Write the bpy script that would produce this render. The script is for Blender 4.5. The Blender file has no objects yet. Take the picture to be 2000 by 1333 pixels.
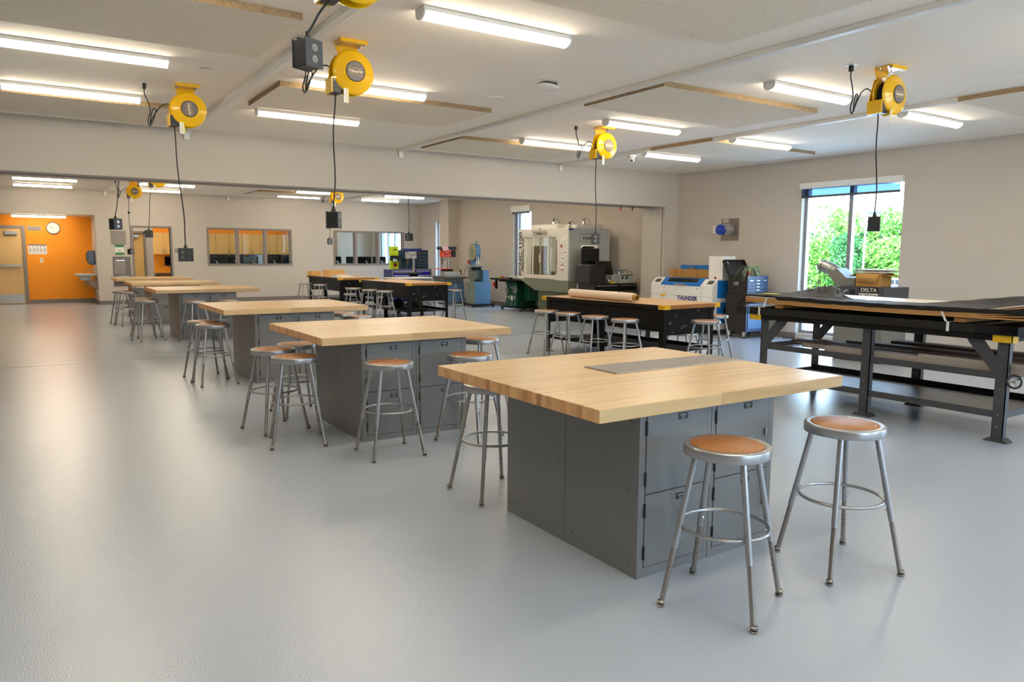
import bpy, bmesh, math, random
from mathutils import Vector, Matrix
PI = math.pi
SC = bpy.context.scene
COL = SC.collection
random.seed(7)

# ---------------------------------------------------------------- camera
cam_d = bpy.data.cameras.new('camera')
cam = bpy.data.objects.new('camera', cam_d)
COL.objects.link(cam)
CAM_R = Vector((0.8361644, -0.5484428, 0.0062882))
CAM_U = Vector((0.0588980, 0.1011836, 0.9931228))
CAM_F = Vector((0.5453073, 0.8300436, -0.1169083))
m = Matrix((CAM_R, CAM_U, -CAM_F)).transposed().to_4x4()
m.translation = Vector((0, 0, 1.455))
cam.matrix_world = m
cam_d.sensor_width = 36
cam_d.lens = 1441.3 / 2000 * 36
cam_d.clip_start = .05
cam_d.clip_end = 400
SC.camera = cam
# ---------------------------------------------------------------- exposure, sky, sun
SC.view_settings.view_transform = 'Standard'
SC.view_settings.look = 'None'
SC.view_settings.gamma = 1
SC.view_settings.use_curve_mapping = False
SC.view_settings.exposure = 0.95
try:
    SC.cycles.max_bounces = 8
    SC.cycles.diffuse_bounces = 5
    SC.cycles.glossy_bounces = 4
    SC.cycles.transparent_max_bounces = 12
    SC.cycles.transmission_bounces = 6
    SC.cycles.caustics_reflective = False
    SC.cycles.caustics_refractive = False
    SC.cycles.sample_clamp_indirect = 6
    SC.cycles.use_light_tree = True
except Exception:
    pass
LAMP_COL = (1.0, .87, .68)
LAMP_E = 17.0
SKY_E = 6.0
w = bpy.data.worlds.new('sky')
SC.world = w
w.use_nodes = True
nt = w.node_tree
nt.nodes.clear()
o_ = nt.nodes.new('ShaderNodeOutputWorld')
b_ = nt.nodes.new('ShaderNodeBackground')
g_ = nt.nodes.new('ShaderNodeTexCoord')
s_ = nt.nodes.new('ShaderNodeSeparateXYZ')
r_ = nt.nodes.new('ShaderNodeValToRGB')
nt.links.new(g_.outputs['Generated'], s_.inputs[0])
nt.links.new(s_.outputs['Z'], r_.inputs[0])
r_.color_ramp.elements[0].position = .0
r_.color_ramp.elements[0].color = (.66, .82, 1, 1)
r_.color_ramp.elements[1].position = .6
r_.color_ramp.elements[1].color = (.30, .55, 1, 1)
nt.links.new(r_.outputs[0], b_.inputs[0])
b_.inputs[1].default_value = SKY_E
nt.links.new(b_.outputs[0], o_.inputs[0])
sun_d = bpy.data.lights.new('sun', 'SUN')
sun_d.energy = 9
sun_d.angle = .02
sun_d.color = (1, .96, .88)
sun = bpy.data.objects.new('sun', sun_d)
COL.objects.link(sun)
sun.location = (0, 0, 30)
sun.rotation_euler = Vector((.62, .18, -.76)).to_track_quat('-Z', 'Y').to_euler()


def portal(name, loc, size_y, size_z):
    d = bpy.data.lights.new(name, 'AREA')
    d.shape = 'RECTANGLE'
    d.size = size_y
    d.size_y = size_z
    d.cycles.is_portal = True
    o = bpy.data.objects.new(name, d)
    COL.objects.link(o)
    o.location = loc
    o.rotation_euler = (PI/2, 0, PI/2)   # emits toward -X
    return o


H = 3.116            # ceiling height
XR = 11.355          # inner face of the wall with the windows
YB = 11.06           # near face of the dividing beam
YB2 = 11.73
YF = 23.14           # far wall
ZB = 2.433
portal('window_portal', (11.60, 7.23, 1.38), 1.8, 2.56)
portal('window_portal', (11.60, 16.815, 1.45), .87, 2.4)
portal('window_portal', (11.60, -1.2, 1.38), 2.0, 2.56)
for px_ in (3.2, 7.2):
    o_ = portal('window_portal', (px_, -4.45, 1.7), 2.6, 1.9)
    o_.rotation_euler = (PI/2, 0, PI)   # emits toward +Y

# ---------------------------------------------------------------- materials
M = {}


def srgb(r, g, b):
    f = lambda c: (c/255/12.92) if c/255 <= .04045 else ((c/255+.055)/1.055)**2.4
    return (f(r), f(g), f(b))


def mat(name, col, rough=.5, metal=0., var=.06, scale=8., bump=0., bscale=120., coat=0., emit=None, es=0.,
        stretch=(1, 1, 1), spec=.5, detail=3., alpha=1., rvar=.0):
    m = bpy.data.materials.new(name)
    m.use_nodes = True
    nt = m.node_tree
    N, L = nt.nodes, nt.links
    p = N['Principled BSDF']
    p.inputs['Base Color'].default_value = (*col, 1)
    p.inputs['Roughness'].default_value = rough
    p.inputs['Metallic'].default_value = metal
    p.inputs['Specular IOR Level'].default_value = spec
    if coat:
        p.inputs['Coat Weight'].default_value = coat
        p.inputs['Coat Roughness'].default_value = .08
    tc = N.new('ShaderNodeTexCoord')
    mp = N.new('ShaderNodeMapping')
    mp.inputs['Scale'].default_value = stretch
    L.new(tc.outputs['Object'], mp.inputs[0])
    if var:
        n = N.new('ShaderNodeTexNoise')
        n.inputs['Scale'].default_value = scale
        n.inputs['Detail'].default_value = detail
        L.new(mp.outputs[0], n.inputs['Vector'])
        mx = N.new('ShaderNodeMix')
        mx.data_type = 'RGBA'
        mx.inputs[6].default_value = (*[c*(1-var) for c in col], 1)
        mx.inputs[7].default_value = (*[min(1, c*(1+var)) for c in col], 1)
        L.new(n.outputs['Fac'], mx.inputs[0])
        L.new(mx.outputs[2], p.inputs['Base Color'])
        if rvar:
            mr = N.new('ShaderNodeMapRange')
            mr.inputs[3].default_value = rough-rvar
            mr.inputs[4].default_value = rough+rvar
            L.new(n.outputs['Fac'], mr.inputs[0])
            L.new(mr.outputs[0], p.inputs['Roughness'])
    if bump:
        n2 = N.new('ShaderNodeTexNoise')
        n2.inputs['Scale'].default_value = bscale
        n2.inputs['Detail'].default_value = 2
        L.new(mp.outputs[0], n2.inputs['Vector'])
        bp = N.new('ShaderNodeBump')
        bp.inputs['Strength'].default_value = bump
        bp.inputs['Distance'].default_value = .01
        L.new(n2.outputs['Fac'], bp.inputs['Height'])
        L.new(bp.outputs[0], p.inputs['Normal'])
    if emit:
        p.inputs['Emission Color'].default_value = (*emit, 1)
        p.inputs['Emission Strength'].default_value = es
    M[name] = m
    return m


def M_(*k):
    return [M[x] for x in k]


mat('wall_paint', srgb(196, 187, 175), .75, var=.015, scale=2, bump=.06, bscale=260)
mat('ceiling_paint', srgb(247, 238, 224), .8, var=.01, scale=2)
mat('floor_epoxy', srgb(171, 180, 192), .19, var=.02, scale=.9, bump=.15, bscale=120, spec=.5, detail=2)
mat('orange_paint', srgb(240, 148, 8), .6, var=.03, scale=3, bump=.05, bscale=260)
mat('rubber_base', srgb(122, 114, 108), .6, var=.05)
mat('frame_taupe', srgb(134, 124, 116), .45, var=.03)
mat('white_metal', srgb(228, 226, 220), .4, var=.02)
mat('tectum', srgb(238, 224, 204), .95, var=.2, scale=60, bump=.7, bscale=130, detail=6)
mat('wood_wool', srgb(166, 140, 104), .95, var=.5, scale=45, bump=.8, bscale=110, detail=7)
mat('lamp_diffuser', (1, 1, 1), .4, var=0, emit=LAMP_COL, es=LAMP_E)
mat('black_plastic', srgb(28, 28, 30), .4, var=.1)
mat('black_rubber', srgb(18, 18, 18), .6, var=.1)
mat('dark_gray_plastic', srgb(70, 72, 76), .45, var=.06)
mat('yellow_enamel', srgb(238, 184, 4), .25, var=.03, coat=.4)
mat('yellow_tag', srgb(240, 226, 20), .5, var=.02)
mat('paper_white', srgb(226, 222, 214), .7, var=.03)
mat('reel_label', srgb(112, 100, 96), .5, var=.04)
mat('cream_print', srgb(220, 205, 180), .5, var=0)
mat('yellow_print', srgb(225, 190, 50), .5, var=0)
mat('locker_gray', srgb(120, 120, 120), .42, var=.05, scale=60, bump=.08, bscale=350)
mat('seam_dark', srgb(40, 42, 45), .7, var=0)
mat('stool_gray', srgb(168, 168, 170), .32, metal=.75, var=.04)
mat('tube_dark', srgb(156, 148, 140), .2, metal=.85, var=.08)
mat('chrome', srgb(205, 205, 205), .12, metal=1, var=.03)
mat('hardboard', srgb(154, 98, 42), .42, var=.12, scale=90, detail=6)
mat('black_steel', srgb(17, 15, 14), .5, spec=.2, var=.35, scale=5, detail=6)
mat('rack_steel', srgb(64, 65, 68), .42, var=.08)
mat('steel', srgb(170, 168, 165), .3, metal=.9, var=.06)
mat('galvanized', srgb(160, 160, 158), .35, metal=.8, var=.25, scale=9)
mat('tin_plate', srgb(140, 130, 122), .45, metal=.6, var=.12, scale=5)
mat('yellow_paint', srgb(222, 172, 12), .5, var=.15, scale=40)
mat('bench_ply', srgb(186, 148, 104), .5, var=.1, scale=12, stretch=(6, .8, 6), detail=5)
mat('bench_edge_wood', srgb(160, 108, 48), .6, var=.3, scale=14, stretch=(1, 1, 6), detail=5)
mat('cardboard', srgb(176, 130, 66), .8, var=.06, scale=20)
mat('door_wood', srgb(214, 176, 116), .45, var=.1, scale=4, stretch=(5, 5, .5), detail=6)
mat('cabinet_wood', srgb(222, 178, 100), .45, var=.06, scale=4, stretch=(5, 5, .7), detail=6)
mat('alu_frame', srgb(150, 148, 150), .4, metal=.3, var=.03)
mat('fountain_steel', srgb(112, 104, 98), .4, metal=.6, var=.15, scale=3)


def glass(name, tint, alpha=.9, ior=1.45):
    m = bpy.data.materials.new(name)
    m.use_nodes = True
    nt = m.node_tree
    N, L = nt.nodes, nt.links
    N.clear()
    o = N.new('ShaderNodeOutputMaterial')
    mx = N.new('ShaderNodeMixShader')
    fr = N.new('ShaderNodeFresnel')
    fr.inputs[0].default_value = ior
    t = N.new('ShaderNodeBsdfTransparent')
    t.inputs[0].default_value = (*[c*alpha for c in tint], 1)
    g = N.new('ShaderNodeBsdfGlossy')
    g.inputs['Roughness'].default_value = .02
    ge = N.new('ShaderNodeNewGeometry')
    iv = N.new('ShaderNodeMath')
    iv.operation = 'SUBTRACT'
    iv.inputs[0].default_value = 1
    L.new(ge.outputs['Backfacing'], iv.inputs[1])
    mu = N.new('ShaderNodeMath')
    mu.operation = 'MULTIPLY'
    L.new(fr.outputs[0], mu.inputs[0])
    L.new(iv.outputs[0], mu.inputs[1])
    L.new(mu.outputs[0], mx.inputs[0])
    L.new(t.outputs[0], mx.inputs[1])
    L.new(g.outputs[0], mx.inputs[2])
    L.new(mx.outputs[0], o.inputs[0])
    M[name] = m
    return m


glass('window_glass', (.97, 1, .99), .97)
glass('smoky_glass', (.80, .77, .72), .9, 1.25)
glass('clear_film', (.85, .85, .87), .9, 1.3)
glass('shade_fabric', (.30, .42, .55), .8)


def butcher():
    m = bpy.data.materials.new('butcher_block')
    m.use_nodes = True
    nt = m.node_tree
    N, L = nt.nodes, nt.links
    p = N['Principled BSDF']
    p.inputs['Roughness'].default_value = .33
    p.inputs['Coat Weight'].default_value = .12
    p.inputs['Coat Roughness'].default_value = .2
    tc = N.new('ShaderNodeTexCoord')
    oi = N.new('ShaderNodeObjectInfo')
    sp = N.new('ShaderNodeSeparateXYZ')
    L.new(tc.outputs['Object'], sp.inputs[0])

    def math_(op, a, b=None):
        n = N.new('ShaderNodeMath')
        n.operation = op
        for i, v in enumerate((a, b)):
            if v is None:
                continue
            if isinstance(v, (int, float)):
                n.inputs[i].default_value = v
            else:
                L.new(v, n.inputs[i])
        return n.outputs[0]
    strip = math_('FLOOR', math_('MULTIPLY', sp.outputs['Y'], 1/.036))
    rnd = N.new('ShaderNodeTexWhiteNoise')
    rnd.noise_dimensions = '2D'
    # staves of varying length inside one strip
    st = N.new('ShaderNodeCombineXYZ')
    L.new(strip, st.inputs[0])
    wn0 = N.new('ShaderNodeTexWhiteNoise')
    wn0.noise_dimensions = '1D'
    L.new(strip, wn0.inputs['W'])
    seg = math_('FLOOR', math_('ADD', math_('MULTIPLY', sp.outputs['X'], 1.3), math_('MULTIPLY', wn0.outputs['Value'], 7)))
    L.new(seg, st.inputs[1])
    L.new(st.outputs[0], rnd.inputs['Vector'])
    mp = N.new('ShaderNodeMapping')
    mp.inputs['Scale'].default_value = (1.6, 26, 26)
    L.new(tc.outputs['Object'], mp.inputs[0])
    add = N.new('ShaderNodeVectorMath')
    add.operation = 'ADD'
    L.new(mp.outputs[0], add.inputs[0])
    L.new(rnd.outputs['Color'], add.inputs[1])
    grain = N.new('ShaderNodeTexNoise')
    grain.inputs['Scale'].default_value = 1.6
    grain.inputs['Detail'].default_value = 6
    grain.inputs['Roughness'].default_value = .6
    L.new(add.outputs[0], grain.inputs['Vector'])
    ra = N.new('ShaderNodeValToRGB')
    e = ra.color_ramp.elements
    e[0].position = .0
    e[0].color = (*srgb(162, 118, 70), 1)
    e[1].position = 1
    e[1].color = (*srgb(212, 184, 134), 1)
    e2 = ra.color_ramp.elements.new(.58)
    e2.color = (*srgb(202, 170, 118), 1)
    v = math_('ADD', math_('MULTIPLY', grain.outputs['Fac'], .75), math_('MULTIPLY', rnd.outputs['Value'], .32))
    L.new(v, ra.inputs[0])
    # end grain on the +-X faces
    sn = N.new('ShaderNodeSeparateXYZ')
    L.new(tc.outputs['Normal'], sn.inputs[0])
    isend = math_('GREATER_THAN', math_('ABSOLUTE', sn.outputs['X']), .7)
    eg = N.new('ShaderNodeValToRGB')
    g = eg.color_ramp.elements
    g[0].position = 0
    g[0].color = (*srgb(150, 96, 52), 1)
    g[1].position = 1
    g[1].color = (*srgb(222, 176, 122), 1)
    g2 = eg.color_ramp.elements.new(.35)
    g2.color = (*srgb(196, 144, 92), 1)
    gv = math_('ADD', math_('MULTIPLY', rnd.outputs['Value'], .8), math_('MULTIPLY', grain.outputs['Fac'], .3))
    L.new(gv, eg.inputs[0])
    mx = N.new('ShaderNodeMix')
    mx.data_type = 'RGBA'
    L.new(isend, mx.inputs[0])
    L.new(ra.outputs[0], mx.inputs[6])
    L.new(eg.outputs[0], mx.inputs[7])
    L.new(mx.outputs[2], p.inputs['Base Color'])
    M['butcher_block'] = m


butcher()


def scuffed():
    """black steel with scraped bare flecks"""
    m = mat('scuffed_black', srgb(14, 12, 11), .45, spec=.2, var=.3, scale=4)
    nt = m.node_tree
    N, L = nt.nodes, nt.links
    p = N['Principled BSDF']
    n = N.new('ShaderNodeTexNoise')
    n.inputs['Scale'].default_value = 14
    n.inputs['Detail'].default_value = 8
    n.inputs['Roughness'].default_value = .75
    tc = N.new('ShaderNodeTexCoord')
    L.new(tc.outputs['Object'], n.inputs['Vector'])
    r = N.new('ShaderNodeValToRGB')
    r.color_ramp.elements[0].position = .60
    r.color_ramp.elements[0].color = (0, 0, 0, 1)
    r.color_ramp.elements[1].position = .63
    r.color_ramp.elements[1].color = (1, 1, 1, 1)
    L.new(n.outputs['Fac'], r.inputs[0])
    mx = N.new('ShaderNodeMix')
    mx.data_type = 'RGBA'
    src = p.inputs['Base Color'].links[0].from_socket
    L.new(r.outputs[0], mx.inputs[0])
    L.new(src, mx.inputs[6])
    mx.inputs[7].default_value = (*srgb(120, 112, 108), 1)
    L.new(mx.outputs[2], p.inputs['Base Color'])


scuffed()


def mat_carpet():
    m = mat('runner_carpet', srgb(192, 184, 176), .95, var=.4, scale=30, stretch=(1.2, 9, 1), detail=7, bump=.8, bscale=220)


mat_carpet()


# ---------------------------------------------------------------- mesh builder
class MB:
    def __init__(s):
        s.v, s.f, s.mi, s.cur, s.mats, s.M = [], [], [], 0, [], Matrix.Identity(4)

    def use(s, name):
        m_ = M[name]
        if m_ not in s.mats:
            s.mats.append(m_)
        s.cur = s.mats.index(m_)
        return s

    def add(s, vs, fs):
        b = len(s.v)
        s.v += [tuple(s.M @ Vector(v)) for v in vs]
        for f in fs:
            s.f.append([b+i for i in f])
            s.mi.append(s.cur)
        return s

    def box(s, x0, x1, y0, y1, z0, z1):
        if x0 > x1: x0, x1 = x1, x0
        if y0 > y1: y0, y1 = y1, y0
        if z0 > z1: z0, z1 = z1, z0
        v = [(x0, y0, z0), (x1, y0, z0), (x1, y1, z0), (x0, y1, z0), (x0, y0, z1), (x1, y0, z1), (x1, y1, z1), (x0, y1, z1)]
        return s.add(v, [(0, 3, 2, 1), (4, 5, 6, 7), (0, 1, 5, 4), (1, 2, 6, 5), (2, 3, 7, 6), (3, 0, 4, 7)])

    def cyl(s, p0, p1, r, n=16, r2=None, cap=True):
        p0, p1 = Vector(p0), Vector(p1)
        r2 = r if r2 is None else r2
        d = (p1-p0).normalized()
        a = d.orthogonal().normalized()
        b = d.cross(a)
        vs = []
        for p, rr in ((p0, r), (p1, r2)):
            for i in range(n):
                t = 2*PI*i/n
                vs.append(p+a*math.cos(t)*rr+b*math.sin(t)*rr)
        fs = [(i, (i+1) % n, n+(i+1) % n, n+i) for i in range(n)]
        if cap:
            fs += [tuple(range(n-1, -1, -1)), tuple(range(n, 2*n))]
        return s.add(vs, fs)

    def tube(s, pts, r, n=8, closed=False, cap=True):
        pts = [Vector(p) for p in pts]
        k = len(pts)
        vs, a = [], None
        for i, p in enumerate(pts):
            if closed:
                d = (pts[(i+1) % k]-pts[i-1]).normalized()
            else:
                d = (pts[min(i+1, k-1)]-pts[max(i-1, 0)]).normalized()
            if a is None:
                a = d.orthogonal().normalized()
            else:
                a = (a-d*a.dot(d))
                a = a.normalized() if a.length > 1e-6 else d.orthogonal().normalized()
            b = d.cross(a)
            rr = r[i] if isinstance(r, (list, tuple)) else r
            for j in range(n):
                t = 2*PI*j/n
                vs.append(p+a*math.cos(t)*rr+b*math.sin(t)*rr)
        fs = []
        for i in range(k if closed else k-1):
            for j in range(n):
                q = (i+1) % k
                fs.append((i*n+j, i*n+(j+1) % n, q*n+(j+1) % n, q*n+j))
        if cap and not closed:
            fs += [tuple(range(n-1, -1, -1)), tuple(range((k-1)*n, k*n))]
        return s.add(vs, fs)

    def lathe(s, prof, n=32, c=(0, 0, 0)):
        """prof: list of (r, z) bottom to top, around the local Z axis at c"""
        vs, fs, ring = [], [], []
        for r, z in prof:
            if r < 1e-6:
                ring.append([len(vs)])
                vs.append((c[0], c[1], c[2]+z))
            else:
                ring.append(list(range(len(vs), len(vs)+n)))
                vs += [(c[0]+r*math.cos(2*PI*i/n), c[1]+r*math.sin(2*PI*i/n), c[2]+z) for i in range(n)]
        for A, B in zip(ring, ring[1:]):
            for i in range(n):
                j = (i+1) % n
                if len(A) == 1 and len(B) == 1:
                    continue
                if len(A) == 1:
                    fs.append((A[0], B[j], B[i]))
                elif len(B) == 1:
                    fs.append((A[i], A[j], B[0]))
                else:
                    fs.append((A[i], A[j], B[j], B[i]))
        return s.add(vs, fs)

    def prism(s, poly, t0, t1, plane='xz'):
        """poly of 2D points extruded along the remaining axis from t0 to t1"""
        def P(a, b, t):
            return {'xz': (a, t, b), 'yz': (t, a, b), 'xy': (a, b, t)}[plane]
        n = len(poly)
        vs = [P(a, b, t0) for a, b in poly]+[P(a, b, t1) for a, b in poly]
        fs = [(i, (i+1) % n, n+(i+1) % n, n+i) for i in range(n)]+[tuple(range(n-1, -1, -1)), tuple(range(n, 2*n))]
        return s.add(vs, fs)

    def sphere(s, c, r, n=12, sz=1.):
        return s.lathe([(r*math.sin(PI*i/n) if 0 < i < n else 0, -r*sz*math.cos(PI*i/n)) for i in range(n+1)], n*2, c)

    def T(s, loc=(0, 0, 0), rz=0., rx=0., ry=0.):
        s.M = Matrix.Translation(loc) @ Matrix.Rotation(rz, 4, 'Z') @ Matrix.Rotation(ry, 4, 'Y') @ Matrix.Rotation(rx, 4, 'X')
        return s

    def build(s, name, parent=None, mat_=None, bevel=0., smooth=True, angle=35, seg=2):
        me = bpy.data.meshes.new(name)
        me.from_pydata([tuple(v) for v in s.v], [], s.f)
        if mat_:
            me.materials.append(M[mat_])
        else:
            for m_ in s.mats:
                me.materials.append(m_)
            me.polygons.foreach_set('material_index', s.mi)
        bm = bmesh.new()
        bm.from_mesh(me)
        bmesh.ops.recalc_face_normals(bm, faces=bm.faces)
        bm.to_mesh(me)
        bm.free()
        if smooth:
            me.polygons.foreach_set('use_smooth', [True]*len(me.polygons))
            me.set_sharp_from_angle(angle=math.radians(angle))
        me.update()
        o = bpy.data.objects.new(name, me)
        COL.objects.link(o)
        if parent is not None:
            o.parent = parent
        if bevel:
            b = o.modifiers.new('bevel', 'BEVEL')
            b.width = bevel
            b.segments = seg
            b.limit_method = 'ANGLE'
            b.angle_limit = math.radians(40)
            b.harden_normals = False
        return o


def B():
    return MB()


def bx(name, parent, mat_, *boxes, bevel=0.):
    b = MB().use(mat_)
    for q in boxes:
        b.box(*q)
    return b.build(name, parent, bevel=bevel, smooth=bool(bevel))


def thing(name, label, cat, loc=(0, 0, 0), rz=0., group=None):
    o = bpy.data.objects.new(name, None)
    COL.objects.link(o)
    o.empty_display_size = .1
    o.location = loc
    o.rotation_euler = (0, 0, rz)
    o['label'] = label
    o['category'] = cat
    if group:
        o['group'] = group
    return o


def tag(o, label, cat, group=None, kind=None):
    o['label'] = label
    o['category'] = cat
    if group:
        o['group'] = group
    if kind:
        o['kind'] = kind
    return o


def struct(o, label=None):
    o['kind'] = 'structure'
    return o


def kids(o):
    return [c for c in bpy.data.objects if c.parent == o]


def dup(root, loc, rz=0., label=None, group=None, scale=None):
    r = root.copy()
    COL.objects.link(r)
    r.location = loc
    r.rotation_euler = (0, 0, rz)
    if scale:
        r.scale = scale
    if label:
        r['label'] = label
    if group:
        r['group'] = group
    for ch in CH[root.name]:
        c = ch.copy()
        COL.objects.link(c)
        c.parent = r
        for g in CH.get(ch.name, []):
            d = g.copy()
            COL.objects.link(d)
            d.parent = c
    return r


CH = {}


def index_children():
    CH.clear()
    for o in bpy.data.objects:
        if o.parent:
            CH.setdefault(o.parent.name, []).append(o)


def text(name, s, size, parent, mat_, loc, rot, ex=.001, sx=1., bold=0., align='CENTER'):
    """lettering as a mesh; rot = euler; text lies in its local XY plane"""
    c = bpy.data.curves.new(name, 'FONT')
    c.body = s
    c.size = size
    c.extrude = ex
    c.offset = bold
    c.align_x = align
    c.align_y = 'CENTER'
    t = bpy.data.objects.new('tmp', c)
    COL.objects.link(t)
    dg = bpy.context.evaluated_depsgraph_get()
    dg.update()
    me = bpy.data.meshes.new_from_object(t.evaluated_get(dg))
    bpy.data.objects.remove(t)
    me.name = name
    me.materials.clear()
    me.materials.append(M[mat_])
    o = bpy.data.objects.new(name, me)
    COL.objects.link(o)
    o.parent = parent
    o.location = loc
    o.rotation_euler = rot
    o.scale = (sx, 1, 1)
    return o


FX = (PI/2, 0, -PI/2)   # text on a face looking toward -X
FY = (PI/2, 0, 0)       # text on a face looking toward -Y

# ================================================================ the setting


def wall_x(name, x0, x1, y0, y1, z0, z1, holes=(), mat_='wall_paint'):
    """wall slab in a YZ plane with rectangular holes (ya, yb, za, zb)"""
    b = MB().use(mat_)
    ys = sorted({y0, y1, *[h[0] for h in holes], *[h[1] for h in holes]})
    for a, c in zip(ys, ys[1:]):
        hs = sorted([(h[2], h[3]) for h in holes if h[0] <= a+1e-6 and h[1] >= c-1e-6])
        z = z0
        for za, zb in hs:
            if za > z:
                b.box(x0, x1, a, c, z, za)
            z = zb
        if z < z1:
            b.box(x0, x1, a, c, z, z1)
    return struct(b.build(name, smooth=False))


def wall_y(name, y0, y1, x0, x1, z0, z1, holes=(), mat_='wall_paint'):
    b = MB().use(mat_)
    xs = sorted({x0, x1, *[h[0] for h in holes], *[h[1] for h in holes]})
    for a, c in zip(xs, xs[1:]):
        hs = sorted([(h[2], h[3]) for h in holes if h[0] <= a+1e-6 and h[1] >= c-1e-6])
        z = z0
        for za, zb in hs:
            if za > z:
                b.box(a, c, y0, y1, z, za)
            z = zb
        if z < z1:
            b.box(a, c, y0, y1, z, z1)
    return struct(b.build(name, smooth=False))


XL, YN, YO = -5.2, -4.2, 28.0
struct(bx('floor', None, 'floor_epoxy', (XL-.2, XR+.27, YN-.2, YO+.2, -.2, 0)))
struct(bx('ceiling', None, 'ceiling_paint', (XL-.2, XR+.27, YN-.2, YO+.2, H, H+.3)))
W1 = (6.34, 8.13, .1, 2.66)
W2 = (16.38, 17.25, .2, 2.65)
W3 = (20.98, 21.9, .2, 2.5)
W4 = (-2.2, -.2, .1, 2.66)
W5 = (24.2, 26.6, .9, 2.4)
wall_x('wall_right', XR, XR+.27, YN, YO, 0, H, [W1, W2, W3, W4, W5])
wall_x('wall_left', XL-.2, XL, YN, YO, 0, H)
wall_y('wall_near', YN-.2, YN, XL, XR, 0, H, [(1.9, 4.5, .75, 2.65), (5.9, 8.5, .75, 2.65)])
wall_y('wall_divider', YB, YB2, XL, XR, 0, H, [(XL, 10.99, 0, ZB)])
wall_y('wall_far', YF, YF+.15, 1.65, XR, 0, H, [(2.56, 3.5, 0, 2.13), (4.53, 6.94, 1.10, 2.145), (8.36, 10.75, 1.10, 2.145)])
struct(bx('wall_alcove_header', None, 'wall_paint', (XL, 1.65, YF, YF+.15, 2.44, H)))
struct(bx('ceiling_alcove', None, 'ceiling_paint', (XL, 1.65, YF+.15, 24.55, 2.44, 2.6)))
wall_x('wall_alcove_side', 1.64, 1.79, YF+.15, 24.7, 0, 2.6)
wall_y('wall_alcove_back', 24.55, 24.7, XL, 1.64, 0, 2.6, mat_='orange_paint')
struct(bx('column', None, 'wall_paint', (10.99, XR, 20.35, 20.93, 0, H)))
# office behind the far wall
wall_y('wall_office_back', 27.5, 27.65, 1.79, XR, 0, H, mat_='orange_paint')
wall_y('wall_office_partition', 25.2, 25.32, 1.79, 3.32, 0, H, [(2.78, 3.06, 0, 2.02)])
wall_y('wall_office_end', 27.3, 27.5, 9.65, XR, 0, H)
# door behind the office partition
d = bx('door_3', None, 'cabinet_wood', (2.56, 3.06, 25.24, 25.30, 0, 2.02))
struct(d)
bx('door_frame', d, 'frame_taupe', (3.06, 3.12, 25.17, 25.33, 0, 2.07), (2.50, 3.12, 25.17, 25.33, 2.02, 2.08))
bx('door_closer', d, 'steel', (2.70, 2.92, 25.15, 25.19, 1.90, 1.97))
# baseboards
struct(bx('baseboard_right', None, 'rubber_base', *[(XR-.012, XR, a, b, 0, .10) for a, b in ((YN, -2.2), (-.2, 6.34), (8.13, YB), (YB2, 16.38), (17.25, 20.35), (20.93, YF))],
          (10.978, XR, 20.338, 20.35, 0, .10), (10.978, 10.99, 20.35, 20.93, 0, .1), (10.978, 10.99, YB, YB2, 0, .1), (10.99, XR, YB-.012, YB, 0, .1)))
struct(bx('baseboard_far', None, 'rubber_base', (1.65, 2.5, YF-.012, YF, 0, .11), (3.56, XR, YF-.012, YF, 0, .11),
          (1.628, 1.64, YF, 24.55, 0, .11), (.06, 1.64, 24.538, 24.55, 0, .11), (XL, -1.1, 24.538, 24.55, 0, .11), (1.63, 1.66, YF-.012, YF, 0, .11)))
struct(bx('trim_floor_strip', None, 'steel', (XL, 10.99, 11.10, 11.16, 0, .004)))
struct(bx('trim_divider_track', None, 'frame_taupe', (XL, 10.99, 11.36, 11.38, ZB-.008, ZB), (XL, 10.99, 11.44, 11.46, ZB-.008, ZB),
          (10.982, 10.99, 11.12, 11.14, .1, ZB)))


def win_frame(name, W, mull=(), shade=None, sash=.05):
    y0, y1, z0, z1 = W
    x0, x1 = XR+.10, XR+.20
    f = MB().use('alu_frame')
    f.box(x0, x1, y0, y0+sash, z0, z1)
    f.box(x0, x1, y1-sash, y1, z0, z1)
    f.box(x0, x1, y0+sash, y1-sash, z0, z0+sash)
    f.box(x0, x1, y0+sash, y1-sash, z1-sash, z1)
    for my in mull:
        f.box(x0, x1, my-.035, my+.035, z0+sash, z1-sash)
    o = struct(f.build(name, bevel=.004))
    g = MB().use('window_glass')
    g.box(x0+.045, x0+.051, y0+sash, y1-sash, z0+sash, z1-sash)
    g.build('window_glass', o, smooth=False)
    return o


w1 = win_frame('window_1', W1, [7.27])
bx('window_sill_rail', w1, 'alu_frame', (XR+.10, XR+.20, 6.39, 8.08, .76, .83))
win_frame('window_2', W2, [17.08])
win_frame('window_3', W3, [])
win_frame('window_4', W4, [-1.2])
w5 = win_frame('window_5', W5, [24.8, 25.4, 26.0])
for i_, (xa, xb) in enumerate(((1.9, 4.5), (5.9, 8.5))):
    f = MB().use('white_metal')
    for q in (xa, (xa+xb)/2-.025, xb-.05):
        f.box(q, q+.05, YN-.15, YN-.07, .75, 2.65)
    for q in (.75, 2.60):
        f.box(xa, xb, YN-.15, YN-.07, q, q+.05)
    o = struct(f.build('window_%d' % (8+i_), smooth=False))
    bx('window_glass', o, 'window_glass', (xa+.05, xb-.05, YN-.11, YN-.104, .8, 2.6))
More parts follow.
